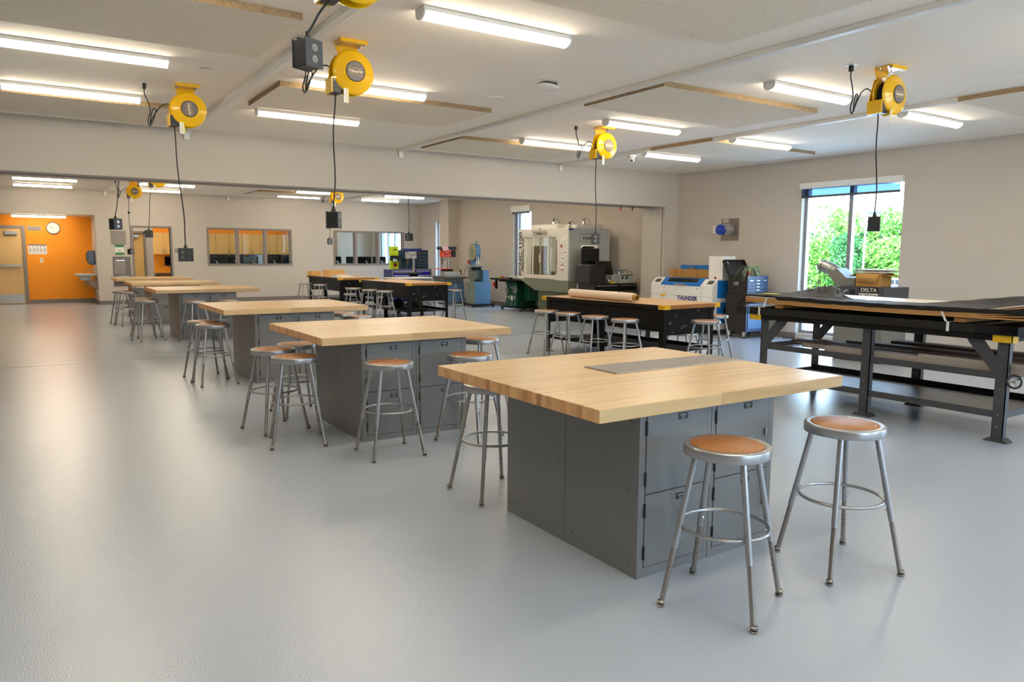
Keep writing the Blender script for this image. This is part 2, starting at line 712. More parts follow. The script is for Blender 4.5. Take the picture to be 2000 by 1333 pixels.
# roller shade on window 1 and shade boxes
for (a, b, z0, z1, zs, lab) in ((6.335, 8.14, 2.60, 2.70, 2.475, 'white roller shade rolled nearly up above the wide window by the material rack'),
                                (16.37, 17.28, 2.60, 2.76, 2.58, 'white shade box above the narrow window behind the milling machine')):
    t = thing('roller_shade', lab, 'shade', (XR, (a+b)/2, 0))
    L_ = (b-a)/2
    bx('shade_box', t, 'white_metal', (-.075, 0, -L_, L_, z0, z1), bevel=.004)
    bx('shade_cloth', t, 'shade_fabric', (-.045, -.043, -L_+.04, L_-.03, zs, z0+.01))
    bx('hem_bar', t, 'dark_gray_plastic', (-.052, -.036, -L_+.04, L_-.03, zs-.03, zs+.005))


def int_window(name, x0, x1, mull):
    f = MB().use('frame_taupe')
    z0, z1 = 1.065, 2.18
    y0, y1 = YF-.02, YF+.17
    f.box(x0, x0+.055, y0, y1, z0, z1)
    f.box(x1-.055, x1, y0, y1, z0, z1)
    f.box(x0+.055, x1-.055, y0, y1, z0, z0+.055)
    f.box(x0+.055, x1-.055, y0, y1, z1-.055, z1)
    for mx_ in mull:
        f.box(mx_-.04, mx_+.04, y0, y1, z0+.055, z1-.055)
    o = struct(f.build(name, bevel=.004))
    bx('window_glass', o, 'window_glass', (x0+.055, x1-.055, YF+.07, YF+.076, z0+.055, z1-.055))
    return o


int_window('window_6', 4.49, 6.98, (5.35, 6.17))
int_window('window_7', 8.32, 10.79, (9.07, 9.86))
f = MB().use('frame_taupe')
f.box(2.505, 2.56, YF-.02, YF+.17, 0, 2.18)
f.box(3.5, 3.555, YF-.02, YF+.17, 0, 2.18)
f.box(2.56, 3.5, YF-.02, YF+.17, 2.13, 2.18)
struct(f.build('trim_doorway_frame', bevel=.004))

# entrance door in the orange alcove
d = bx('door_1', None, 'door_wood', (-.99, -.04, 24.50, 24.545, .01, 2.08), bevel=.003)
struct(d)
bx('door_frame', d, 'frame_taupe', (-.04, .045, 24.47, 24.56, 0, 2.155), (-1.07, -.99, 24.47, 24.56, 0, 2.155), (-.99, -.04, 24.47, 24.56, 2.08, 2.155), bevel=.003)
bx('kick_plate', d, 'steel', (-.96, -.06, 24.494, 24.5, .03, .27))
bx('push_bar', d, 'steel', (-.55, -.07, 24.42, 24.47, 1.03, 1.09), (-.60, -.53, 24.44, 24.5, 1.02, 1.10), bevel=.004)
bx('door_closer', d, 'steel', (-.43, -.14, 24.43, 24.5, 1.90, 1.99), bevel=.006)


# ================================================================ ceiling gear
def ceil_panel(x0, y0, label, group='acoustic ceiling panels', x1=None):
    x1 = x1 or x0+2.41
    b = MB().use('tectum')
    z0, z1 = H-.05, H-.001
    y1 = y0+1.215
    b.add([(x0, y0, z0), (x1, y0, z0), (x1, y1, z0), (x0, y1, z0)], [(0, 3, 2, 1)])
    b.use('wood_wool')
    b.add([(x0, y0, z0), (x1, y0, z0), (x1, y1, z0), (x0, y1, z0), (x0, y0, z1), (x1, y0, z1), (x1, y1, z1), (x0, y1, z1)],
          [(4, 5, 6, 7), (0, 1, 5, 4), (1, 2, 6, 5), (2, 3, 7, 6), (3, 0, 4, 7)])
    return tag(b.build('acoustic_panel', smooth=False), label, 'ceiling panel', group)


ceil_panel(-.69, 5.30, 'fibrous acoustic ceiling panel above the open floor, beyond the topmost cord reel')
ceil_panel(2.17, 2.85, 'fibrous acoustic ceiling panel directly over the table with the gray mat')
ceil_panel(2.17, 7.43, 'fibrous acoustic ceiling panel with a strip light across it over the third butcher-block table')
ceil_panel(5.22, 5.32, 'fibrous acoustic ceiling panel with clear brown edges between the two long raceways')
ceil_panel(5.22, 9.32, 'fibrous acoustic ceiling panel next to the dividing beam, with a strip light along one edge')
ceil_panel(8.24, 7.43, 'fibrous acoustic ceiling panel next to the window wall over the laser cutter')
ceil_panel(8.24, 2.88, 'fibrous acoustic ceiling panel over the window-side end of the material rack')
ceil_panel(-.69, 9.32, 'fibrous acoustic ceiling panel by the beam over the open floor')
for x, y, l in ((-.69, 18.5, 'acoustic panel of the far room over the open floor before the orange alcove'),
                (5.22, 20.35, 'acoustic panel of the far room over the dark benches')):
    ceil_panel(x, y, l)


def raceway(x, y0, y1, label, elbow=True):
    b = MB().use('white_metal')
    b.box(x-.035, x+.035, y0, y1, H-.045, H-.0005)
    if elbow:
        b.box(x-.035, x+.035, y1-.03, y1, H-.14, H-.045)
    yy = y0+1.2
    b.use('white_metal')
    while yy < y1:
        b.box(x-.038, x+.038, yy-.03, yy+.03, H-.048, H-.001)
        yy += 2.4
    return tag(b.build('wire_raceway', bevel=.004), label, 'raceway', 'white surface raceways across the ceiling')


raceway(1.937, YN, YB, 'white ceiling raceway passing above the cord reels over the butcher-block tables')
raceway(5.113, YN, YB, 'white ceiling raceway next to the wireless access point')
raceway(8.30, YN, YB, 'white ceiling raceway on the window side of the room, by the security camera')
raceway(1.92, YB2, YF-.001, 'white ceiling raceway of the far room near the alcove')
raceway(5.13, YB2, YF-.001, 'white ceiling raceway of the far room above the first office window')
raceway(8.30, YB2, YF-.001, 'white ceiling raceway of the far room above the dark benches')


def make_light(L=1.25):
    t = thing('strip_light', 'x', 'ceiling light', group='lit linear strip lights on the ceiling')
    h = MB().use('white_metal')
    h.prism([(-.058, 0), (.058, 0), (.064, -.006), (.064, -.034), (-.064, -.034), (-.064, -.006)], .012, L-.012, 'yz')
    h.build('housing', t, bevel=0)
    d = MB().use('lamp_diffuser')
    pr_ = [(.064*math.cos(a), -.034-.046*math.sin(a)) for a in [PI*i/12 for i in range(13)]]
    d.prism(pr_, .014, L-.014, 'yz')
    d.build('diffuser', t)
    for xx in (0, L-.014):
        e = MB().use('white_metal')
        pe = [(.067*math.cos(a), -.034-.050*math.sin(a)) for a in [PI*i/10 for i in range(11)]]+[(-.067, 0), (.067, 0)]
        e.prism(pe, xx, xx+.014, 'yz')
        e.build('end_cap', t)
    return t


light0 = make_light()
index_children()
LX = [(-.12, 'open-floor'), (2.325, 'table'), (6.08, 'raceway'), (8.45, 'window')]
LIGHTS = [
    (2.335, 4.72, 'big lit strip light hanging closest overhead, over the gap behind the gray-mat table'),
    (2.335, 7.15, 'lit strip light running behind the yellow reel above the second table'),
    (2.345, 9.015, 'lit strip light next to the beam, crossed by the cord of a yellow reel'),
    (6.09, 9.05, 'lit strip light by the beam, ahead of the small yellow reel with a yellow tag'),
    (6.08, 7.19, 'lit strip light touching the mount of the yellow reel above the roll of paper'),
    (8.45, 7.23, 'lit strip light over the aisle before the wide window'),
    (8.445, 9.02, 'lit strip light nearest the wall corner beside the security camera'),
    (6.05, 4.76, 'lit strip light beside the reel above the material rack, on its table side'),
    (8.47, 4.81, 'lit strip light beside the reel above the material rack, on its window side'),
    (-.11, 9.02, 'lit strip light by the beam over the open floor'),
    (-.11, 7.17, 'lit strip light over the open floor, one row before the beam'),
    (-.12, 4.72, 'lit strip light over the open floor beside the photographer'),
]
for x in (-.12, 2.335, 6.08, 8.45):
    for y in (2.2, -.4, -2.6):
        LIGHTS.append((x, y, 'lit strip light on the ceiling behind or above the viewpoint'))
FAR = [(-.14, 19.95, 'lit strip light of the far room before the alcove, upper of the two'),
       (-.14, 21.95, 'lit strip light of the far room before the alcove, lower of the two'),
       (2.36, 19.82, 'lit strip light of the far room behind the half-hidden reel'),
       (2.36, 21.85, 'lit strip light of the far room ending at the small reel'),
       (6.12, 19.85, 'lit strip light of the far room crossing the distant reel'),
       (6.12, 21.6, 'lit strip light of the far room, above the wall between the office windows'),
       (8.6, 19.75, 'lit strip light of the far room above the blue tool bench, on the beam side'),
       (8.6, 21.5, 'lit strip light of the far room above the blue tool bench, on the office side')]
for x in (-.14, 2.36, 6.12, 8.6):
    for y in (13.0, 15.0, 17.4):
        FAR.append((x, y, 'lit strip light of the far room hidden up behind the beam'))
first = True
for x, y, l in LIGHTS+FAR:
    if first:
        light0.location = (x, y, H)
        light0['label'] = l
        first = False
    else:
        dup(light0, (x, y, H), 0, l)
dup(light0, (-.24, 23.9, 2.44), 0, 'lit strip light inside the orange alcove above the clock')
for x in (3.2, 6.2, 9.2):
    dup(light0, (x, 25.8, H), 0, 'lit strip light in the office behind the far wall', 'office strip lights')
dup(light0, (2.1, 24.3, H), 0, 'lit strip light in the office behind the doorway')


# ---------------------------------------------------------------- cord reels and hanging outlet boxes
def make_reel():
    """mounted under the ceiling; local -Y is the face with the label, cord leaves at -X"""
    t = thing('cord_reel', 'x', 'cord reel', group='yellow cord reels')
    R = .168
    zc = -.245
    br = MB().use('yellow_enamel')
    br.box(-.11, .11, -.085, .085, -.012, 0)
    br.box(-.11, .11, -.085, -.075, -.03, -.012)
    br.prism([(-.10, -.012), (.10, -.012), (.055, -.10), (.05, zc-.04), (-.05, zc-.04), (-.075, -.10)], .082, .090, 'xz')
    br.prism([(-.10, -.1), (-.05, -.1), (-.05, zc-.10), (-.165, zc-.15), (-.165, zc-.05)], .082, .090, 'xz')
    br.build('mount_bracket', t, bevel=.002)
    for sx in (-1, 1):
        bo = MB().use('chrome')
        for yy in (-.05, .05):
            bo.cyl((sx*.085, yy, -.03), (sx*.085, yy, -.012), .009, 8)
        bo.build('mounting_bolt', t)
    Rm = Matrix.Rotation(PI/2, 4, 'X')
    d = MB().use('yellow_enamel')
    d.M = Matrix.Translation((0, 0, zc)) @ Rm      # local z -> -Y
    d.lathe([(.07, .085), (.085, .092), (.095, .082), (.15, .066), (R, .052), (R+.003, .045), (R, .040), (.12, .05), (.02, .06)], 40)
    d.build('front_flange', t)
    d = MB().use('yellow_enamel')
    d.M = Matrix.Translation((0, 0, zc)) @ Rm
    d.lathe([(.02, -.05), (.12, -.045), (R, -.035), (R+.003, -.040), (R, -.050), (.10, -.07), (0, -.075)], 40)
    d.build('back_flange', t)
    c = MB().use('black_rubber')
    c.M = Matrix.Translation((0, 0, zc)) @ Rm
    for k in range(6):
        z = -.034+.0135*k
        c.lathe([(.118, z-.0068), (.125, z-.004), (.127, z), (.125, z+.004), (.118, z+.0068)], 28)
    c.lathe([(.0, -.045), (.118, -.042), (.118, .045), (0, .05)], 28)
    c.build('wound_cord', t)
    l = MB().use('seam_dark')
    l.M = Matrix.Translation((0, 0, zc)) @ Rm
    l.lathe([(.077, .086), (.079, .0925), (.074, .0945), (0, .0945)], 32)
    l.use('reel_label')
    l.lathe([(.073, .0945), (.073, .0955), (0, .0955)], 32)
    lab = l.build('label_disc', t)
    ty = -.0965
    s = text('lettering', 'HUBBELL', .026, lab, 'cream_print', (0, ty, zc), (PI/2, PI, 0), .0006, 1.1, .0012)
    st = MB().use('yellow_print')
    st.box(-.057, .057, ty-.0006, ty+.001, zc+.021, zc+.0235)
    st.box(-.057, .057, ty-.0006, ty+.001, zc-.0235, zc-.021)
    st.build('label_stripe', lab)
    # cord guide with rollers
    gd = MB().use('yellow_enamel')
    gd.box(-.185, -.175, -.055, .085, zc-.17, zc-.055)
    gd.box(-.175, -.10, .075, .085, zc-.17, zc-.055)
    gd.prism([(-.185, zc-.055), (-.085, zc-.045), (-.078, zc-.06), (-.078, zc-.15), (-.088, zc-.15), (-.088, zc-.066), (-.185, zc-.066)], -.06, -.05, 'xz')
    gd.build('cord_guide', t)
    rl = MB().use('black_plastic')
    rl.box(-.172, -.09, -.05, .07, zc-.168, zc-.068)
    rl.use('chrome')
    for xx in (-.16, -.14, -.12, -.10):
        for zz in (zc-.078, zc-.158):
            rl.cyl((xx, -.054, zz), (xx, -.05, zz), .0035, 8)
    rl.build('roller_block', t, bevel=.002)
    # feed cord to the ceiling plate
    fc = MB().use('black_rubber')
    pts = []
    P = [(-.10, .09, zc+.02), (-.17, .10, zc+.06), (-.24, .11, zc+.02), (-.31, .11, zc-.09), (-.335, .11, zc-.15), (-.325, .115, zc-.08), (-.30, .12, zc+.0),
         (-.275, .12, zc-.01), (-.30, .125, zc-.10), (-.335, .125, zc-.165), (-.35, .13, zc-.12), (-.325, .13, zc-.02), (-.34, .13, zc+.06), (-.37, .13, zc+.14), (-.37, .13, zc+.195)]
    P = [Vector(p) for p in P]
    for i in range(len(P)-1):
        p0, p1, p2, p3 = P[max(i-1, 0)], P[i], P[i+1], P[min(i+2, len(P)-1)]
        for k in range(6):
            u = k/6
            pts.append(.5*((2*p1)+(p2-p0)*u+(2*p0-5*p1+4*p2-p3)*u*u+(3*p1-p0-3*p2+p3)*u**3))
    pts.append(P[-1])
    fc.tube(pts, .0055, 6)
    fc.box(-.385, -.355, .115, .145, -.055, -.005)
    fc.build('feed_cord', t)
    return t


def reel_tag(parent_reel, mat_name='paper_white', yellow=True):
    pass


reel0 = make_reel()
pl_ = MB().use('white_metal')
pl_.box(-.41, -.33, .09, .17, -.004, 0)
pl_.build('outlet_plate', reel0)
tg = MB().use('paper_white')
tg.M = Matrix.Translation((-.075, -.075, -.40)) @ Matrix.Rotation(.3, 4, 'Z')
tg.box(-.022, .022, -.001, .001, -.09, .02)
tg.build('paper_tag', reel0)
tg = MB().use('yellow_tag')
tg.M = Matrix.Translation((-.055, -.06, -.39)) @ Matrix.Rotation(.9, 4, 'Z')
tg.box(-.022, .022, -.001, .001, -.09, .02)
tg.build('yellow_tag', reel0)
index_children()
# (x, y, rz, label) rz turns the labelled face from -Y
REELS = [
    (2.252, 5.716+.06, 0, 'yellow cord reel with white and yellow tags above the second butcher-block table'),
    (1.456, 8.178, 0, 'yellow cord reel over the open floor by the third table, label turned on its side'),
    (6.455, 7.645, 0, 'small yellow cord reel over the bench with the roll of paper'),
    (6.498, 3.819, -.05, 'yellow cord reel seen edge-on above the material rack'),
    (1.477, 3.713, 0, 'yellow cord reel cut off by the top of the picture'),
    (2.251, 19.70, 0, 'yellow cord reel of the far room, whole disc showing beside a strip light'),
    (2.253, 15.995, 0, 'yellow cord reel of the far room half hidden by the beam'),
    (6.687, 18.29, 0, 'yellow cord reel of the far room above the dark benches'),
    (1.40, 12.4, 0, 'yellow cord reel of the far room hidden just behind the beam, near the alcove'),
    (6.16, 12.70, 0, 'yellow cord reel of the far room hidden just behind the beam, over the benches'),
]
for i, (x, y, rz, l) in enumerate(REELS):
    if i == 0:
        reel0.location = (x, y, H)
        reel0.rotation_euler = (0, 0, rz)
        reel0['label'] = l
    else:
        r = dup(reel0, (x, y, H), rz, l)
        if i == 4:      # no tags on this one
            for c in [c for c in kids(r) if 'tag' in c.name]:
                bpy.data.objects.remove(c)
        if i == 1:      # label disc turned a quarter on this one
            for c in kids(r):
                if c.name.startswith('label_disc'):
                    zc = -.245
                    c.matrix_local = Matrix.Translation((0, 0, zc)) @ Matrix.Rotation(1.45, 4, 'Y') @ Matrix.Translation((0, 0, -zc))


def outlet_box(top, bot, label, rz=0., wob=.02, s=1., first=None):
    """top: (x,y,z) where the cord leaves the reel, bot: (x,y,z) centre of the box"""
    t = thing('hanging_outlet_box', label, 'outlet box', (bot[0], bot[1], bot[2]), 0, 'black outlet boxes hanging from the cord reels')
    w_, d_, h_ = .052*s, .045*s, .065*s
    Rz = Matrix.Rotation(rz, 4, 'Z')
    b = MB().use('black_plastic')
    b.M = Rz
    b.box(-w_, w_, -d_, d_, -h_, h_)
    bd = b.build('box_body', t, bevel=.004)
    for sy in (-1, 1):
        f = MB().use('dark_gray_plastic')
        f.M = Rz
        f.box(-w_-.004, w_+.004, sy*d_, sy*(d_+.005), -h_-.004, h_+.004)
        fp = f.build('face_plate', t, bevel=.002)
        for zz in (-.027*s, .027*s):
            r_ = MB().use('steel')
            r_.M = Rz @ Matrix.Translation((0, sy*(d_+.005), zz)) @ Matrix.Rotation(-sy*PI/2, 4, 'X')
            r_.lathe([(.019*s, 0), (.018*s, .003), (0, .003)], 16)
            r_.use('black_plastic')
            for qx in (-.006*s, .006*s):
                r_.box(qx-.0012, qx+.0012, -.003*s, .006*s, .0028, .0036)
            r_.box(-.0025, .0025, -.011*s, -.006*s, .0028, .0036)
            r_.build('receptacle', fp)
    st = MB().use('black_plastic')
    st.cyl((0, 0, h_), (0, 0, h_+.022), .020*s, 12, .016*s)
    st.cyl((0, 0, h_+.022), (0, 0, h_+.045), .012*s, 12, .009*s)
    st.build('strain_relief', t)
    c = MB().use('black_rubber')
    dx, dy, dz = top[0]-bot[0], top[1]-bot[1], top[2]-bot[2]
    pts = []
    for i in range(25):
        u = i/24
        e = math.sin(u*PI*2.2)*wob*(1-u*.3)*min(1, u*5)*min(1, (1-u)*5)
        q = u**1.15
        pts.append((dx*q+e*.84, dy*q-e*.55, h_+.03+(dz-h_-.03)*u))
    c.tube(pts, .0058, 8)
    c.build('power_cord', t)
    return t


def guide(i):
    x, y, rz, _ = REELS[i]
    v = Matrix.Rotation(rz, 3, 'Z') @ Vector((-.13, .01, 0))
    return (x+v.x, y+v.y, H-.245-.16)


outlet_box(guide(4), (1.235, 3.75, 2.435), 'big black outlet box hanging highest, just before the yellow reel', .45, .004, 1.0)
outlet_box(guide(0), (2.088, 5.79, 1.718), 'black outlet box on the long cord of the tagged reel, before the far wall', .95, .012, .98)
outlet_box(guide(1), (1.38, 8.19, 1.428), 'black outlet box hanging beside the far doorway from the reel over the open floor', -.75, .012, .98)
outlet_box(guide(2), (6.343, 7.655, 1.663), 'black outlet box hanging in front of the milling machine', -.69, .008)
outlet_box(guide(3), (6.404, 3.83, 1.745), 'black outlet box hanging in front of the wide window', .52, .01)
outlet_box(guide(8), (1.149, 12.41, 1.859), 'black outlet box hanging above the steel wall panel of the far room', .5, .01, 1.2)
bb = outlet_box(guide(5), (2.11, 19.71, 1.456), 'black outlet box with a ball stop on its cord, level with the green notice', .6, .01, .95)
ball = MB().use('black_plastic')
ball.sphere((.004, -.002, .92), .028, 8)
ball.build('ball_stop', bb)
outlet_box(guide(6), (2.046, 16.0, 1.805), 'black outlet box hanging inside the outline of the far doorway', -.6, .008, 1.02)
outlet_box(guide(7), (6.48, 18.3, 1.746), 'tiny black outlet box hanging beyond the one between the office windows', -.3, .008, 1.1)
outlet_box(guide(9), (6.03, 12.71, 1.76), 'black outlet box hanging above the blue drill press', -1.0, .008, 1.02)

# small ceiling devices
t = thing('access_point', 'white wireless access point hanging slightly open from the ceiling', 'access point', (4.36, 6.03, H))
b = MB().use('white_metal')
b.M = Matrix.Translation((0, 0, -.045)) @ Matrix.Rotation(.12, 4, 'Y')
b.lathe([(0, -.022), (.07, -.020), (.105, -.005), (.11, .008), (.10, .016), (0, .018)], 28)
b.build('cover', t)
bx('mount_plate', t, 'dark_gray_plastic', (-.06, .07, -.06, .06, -.03, 0))
led = MB().use('yellow_tag')
led.cyl((.05, -.075, -.066), (.05, -.075, -.062), .003, 6)
led.build('status_light', t)
t = MB().use('ceiling_paint')
t.lathe([(0, -.012), (.085, -.010), (.09, 0)], 28, (4.30, 6.91, H))
tag(t.build('smoke_detector_base'), 'flat white round cover on the ceiling behind the access point', 'ceiling cover')
t = MB().use('wood_wool')
t.lathe([(0, -.004), (.05, -.004), (.052, 0)], 24, (1.48, 7.37, H))
t.use('ceiling_paint').lathe([(0, -.008), (.046, -.006), (.047, 0)], 24, (1.48, 7.37, H))
tag(t.build('ceiling_plug'), 'small round ceiling cap with a brown rim beside the reel over the open floor', 'ceiling cap')
for x, y, l in ((4.42, 10.11, 'tiny round sprinkler cap on the ceiling close to the beam'), (10.16, 6.4, 'tiny round sprinkler cap on the ceiling before the wide window'),
                (4.2, 5.85, 'tiny round sprinkler cap beside the access point'), (7.6, 3.24, 'tiny round sprinkler cap by the raceway on the window side')):
    t = MB().use('white_metal')
    t.lathe([(0, -.008), (.036, -.006), (.038, 0)], 20, (x, y, H))
    tag(t.build('sprinkler_cap'), l, 'sprinkler cap', 'sprinkler caps')
for x, y, l in ((8.62, 9.5, 'white dome security camera beside a strip light near the beam'), (2.13, 21.6, 'white dome security camera of the far room by the raceway')):
    t = thing('security_camera', l, 'security camera', (x, y, H))
    b = MB().use('white_metal')
    b.lathe([(0, -.05), (.05, -.048), (.075, -.03), (.08, 0)], 24)
    b.build('base', t)
    b = MB().use('white_metal')
    b.sphere((0, 0, -.065), .05, 10)
    b.use('black_plastic').sphere((-.02, -.03, -.085), .022, 8)
    b.build('dome', t)
# signal tags on the divider track
for yy, c_, l in ((11.30, 'red', 'small red tag clipped under the divider beam'), (11.20, 'gray', 'small gray hook clipped under the divider beam')):
    mat(c_+'_tag', (.8, .03, .04) if c_ == 'red' else (.12, .12, .12), .5)
    b = MB().use(c_+'_tag')
    b.box(10.0 if c_ == 'red' else 10.22, 10.02 if c_ == 'red' else 10.24, yy, yy+.02, ZB-.10, ZB-.045)
    b.use('dark_gray_plastic').box(10.0 if c_ == 'red' else 10.22, 10.02 if c_ == 'red' else 10.24, yy, yy+.02, ZB-.045, ZB-.008)
    tag(b.build('track_tag'), l, 'tag')


# ================================================================ stools
def make_stool(z=.683, R=.178):
    t = thing('shop_stool', 'x', 'stool', group='gray steel stools with round seats')
    s = MB().use('stool_gray')
    s.lathe([(R-.012, z-.042), (R-.001, z-.042), (R, z-.040), (R, z-.009), (R-.002, z-.004), (R-.007, z-.001), (R-.014, z), (R-.028, z-.002), (R-.031, z-.006), (0, z-.006)], 48)
    s.lathe([(R-.012, z-.042), (R-.014, z-.012), (0, z-.012)], 48)
    s.build('seat_pan', t, angle=32)
    h = MB().use('hardboard')
    h.lathe([(R-.030, z-.006), (R-.030, z-.001), (R-.032, z), (0, z)], 44)
    hb = h.build('seat_board', t)
    for a in (0, 1, 2, 3):
        r_ = MB().use('chrome')
        an = PI/4+a*PI/2
        r_.lathe([(.0045, 0), (.003, .0018), (0, .002)], 8, ((R-.05)*math.cos(an), (R-.05)*math.sin(an), z))
        r_.build('rivet', hb)
    rt, rb = .135, .272
    for a in range(4):
        an = PI/4+a*PI/2
        c, s_ = math.cos(an), math.sin(an)
        P = lambda zz: (c*(rb+(rt-rb)*zz/(z-.03)), s_*(rb+(rt-rb)*zz/(z-.03)), zz)
        l = MB().use('stool_gray')
        l.cyl(P(z-.03), P(.25), .0130, 14)
        lg = l.build('leg', t)
        q = MB().use('tube_dark')
        q.cyl(P(.262), P(.02), .0112, 14)
        q.use('black_plastic')
        tx, ty = -c, -s_
        for k in range(5):
            pz = P(.22-.026*k)
            q.cyl((pz[0]+tx*.0108, pz[1]+ty*.0108, pz[2]), (pz[0]+tx*.0116, pz[1]+ty*.0116, pz[2]), .0038, 6)
        q.build('leg_extension', lg)
        fc = MB().use('tube_dark')
        p = P(.0)
        fc.lathe([(0, 0), (.014, 0), (.0165, .003), (.0165, .007), (.0142, .009)], 14, p)
        fc.use('black_rubber').lathe([(.0142, .009), (.0136, .010), (.0136, .015), (.0142, .016)], 14, p)
        fc.use('tube_dark').lathe([(.0142, .016), (.016, .017), (.0155, .024), (.011, .029)], 14, p)
        fc.build('foot_cap', lg)
        bt = MB().use('chrome')
        pz = P(.30)
        bt.cyl((pz[0]-c*.02, pz[1]-s_*.02, pz[2]), (pz[0]-c*.012, pz[1]-s_*.012, pz[2]), .005, 8)
        bt.build('adjusting_button', lg)
    rr = rb+(rt-rb)*.335/(z-.03)-.018
    f_ = MB().use('stool_gray')
    f_.tube([(rr*math.cos(2*PI*i/48), rr*math.sin(2*PI*i/48), .335) for i in range(48)], .0082, 8, True)
    f_.build('foot_ring', t)
    return t


st0 = make_stool()
index_children()
BBT = 'butcher-block table'
STOOLS = [
    (2.382, 2.001, 23, .684, 'gray steel stool with a clean brown seat against the lockers of the gray-mat table'),
    (3.150, 1.965, -17.8, .684, 'gray steel stool standing free past the gray-mat table, its seat catching window light'),
    (2.325, 3.75, 0, .68, 'gray steel stool tucked under the end of the gray-mat table'),
    (1.66, 6.10, 13.5, .675, 'gray steel stool at the end of the second table, set further back'),
    (1.68, 5.565, -14, .675, 'gray steel stool at the corner of the second table, in front of its twin'),
    (2.155, 4.90, -3, .678, 'gray steel stool standing alone in front of the doors of the second table'),
    (2.87, 4.97, 30, .678, 'gray steel stool in the gap between the gray-mat table and the second table'),
    (3.52, 5.90, 10, .672, 'gray steel stool past the rack-side corner of the second table'),
    (2.02, 6.62, 5, .64, 'gray steel stool almost hidden under the second table, only its ring and legs showing'),
    (1.685, 9.05, 5, .67, 'gray steel stool at the end of the third table, behind its twin'),
    (1.69, 8.60, 5, .67, 'gray steel stool at the end of the third table, in front of its twin'),
    (3.47, 9.40, 20, .67, 'gray steel stool beyond the rack-side end of the third table, set further back'),
    (3.47, 8.84, 8, .67, 'gray steel stool past the third table, just peeking over the second tabletop'),
    (1.67, 14.0, 10, .67, 'gray steel stool at the end of the fourth table, the one behind'),
    (1.63, 13.4, 14, .67, 'gray steel stool at the end of the fourth table, in front'),
    (2.27, 12.88, 20, .67, 'gray steel stool in front of the lockers of the fourth table'),
    (2.80, 12.92, -10, .67, 'gray steel stool in front of the lockers of the fourth table, on its aisle side'),
    (1.60, 16.88, 6, .67, 'gray steel stool at the end of the fifth table, the one behind'),
    (1.66, 16.40, 12, .67, 'gray steel stool at the end of the fifth table, in front'),
    (2.12, 18.6, 12, .67, 'gray steel stool between the two farmost butcher-block tables'),
    # bench 1 (roll of paper)
    (6.31, 8.69, 3, .65, 'gray steel stool at the corner of the paper-roll bench that faces the far room'),
    (6.32, 8.19, 12, .65, 'gray steel stool along the paper-roll bench, second from its far-room corner'),
    (6.295, 7.57, -8, .65, 'gray steel stool along the paper-roll bench, third from its far-room corner'),
    (6.32, 7.01, 0, .65, 'gray steel stool along the paper-roll bench, beside its yellow corner'),
    (7.07, 6.35, 10, .65, 'gray steel stool in front of the scuffed black end of the paper-roll bench'),
    (7.83, 6.88, 15, .65, 'gray steel stool at the back corner of the paper-roll bench, beside the laser cutter'),
    (7.92, 7.55, 15, .65, 'gray steel stool hidden behind the paper-roll bench, third from the laser cutter corner'),
    (7.92, 8.15, 30, .65, 'gray steel stool hidden behind the paper-roll bench, middle of the hidden side'),
    (7.90, 8.72, 5, .65, 'gray steel stool hidden behind the paper-roll bench at its far-room end'),
]


def stool_row(lst):
    for i, (x, y, a, z, l) in enumerate(lst):
        sc = (1, 1, z/.683)
        dup(st0, (x, y, 0), math.radians(a), l, scale=sc)


x, y, a, z, l = STOOLS[0]
st0.location = (x, y, 0)
st0.rotation_euler = (0, 0, math.radians(a))
st0['label'] = l
stool_row(STOOLS[1:])


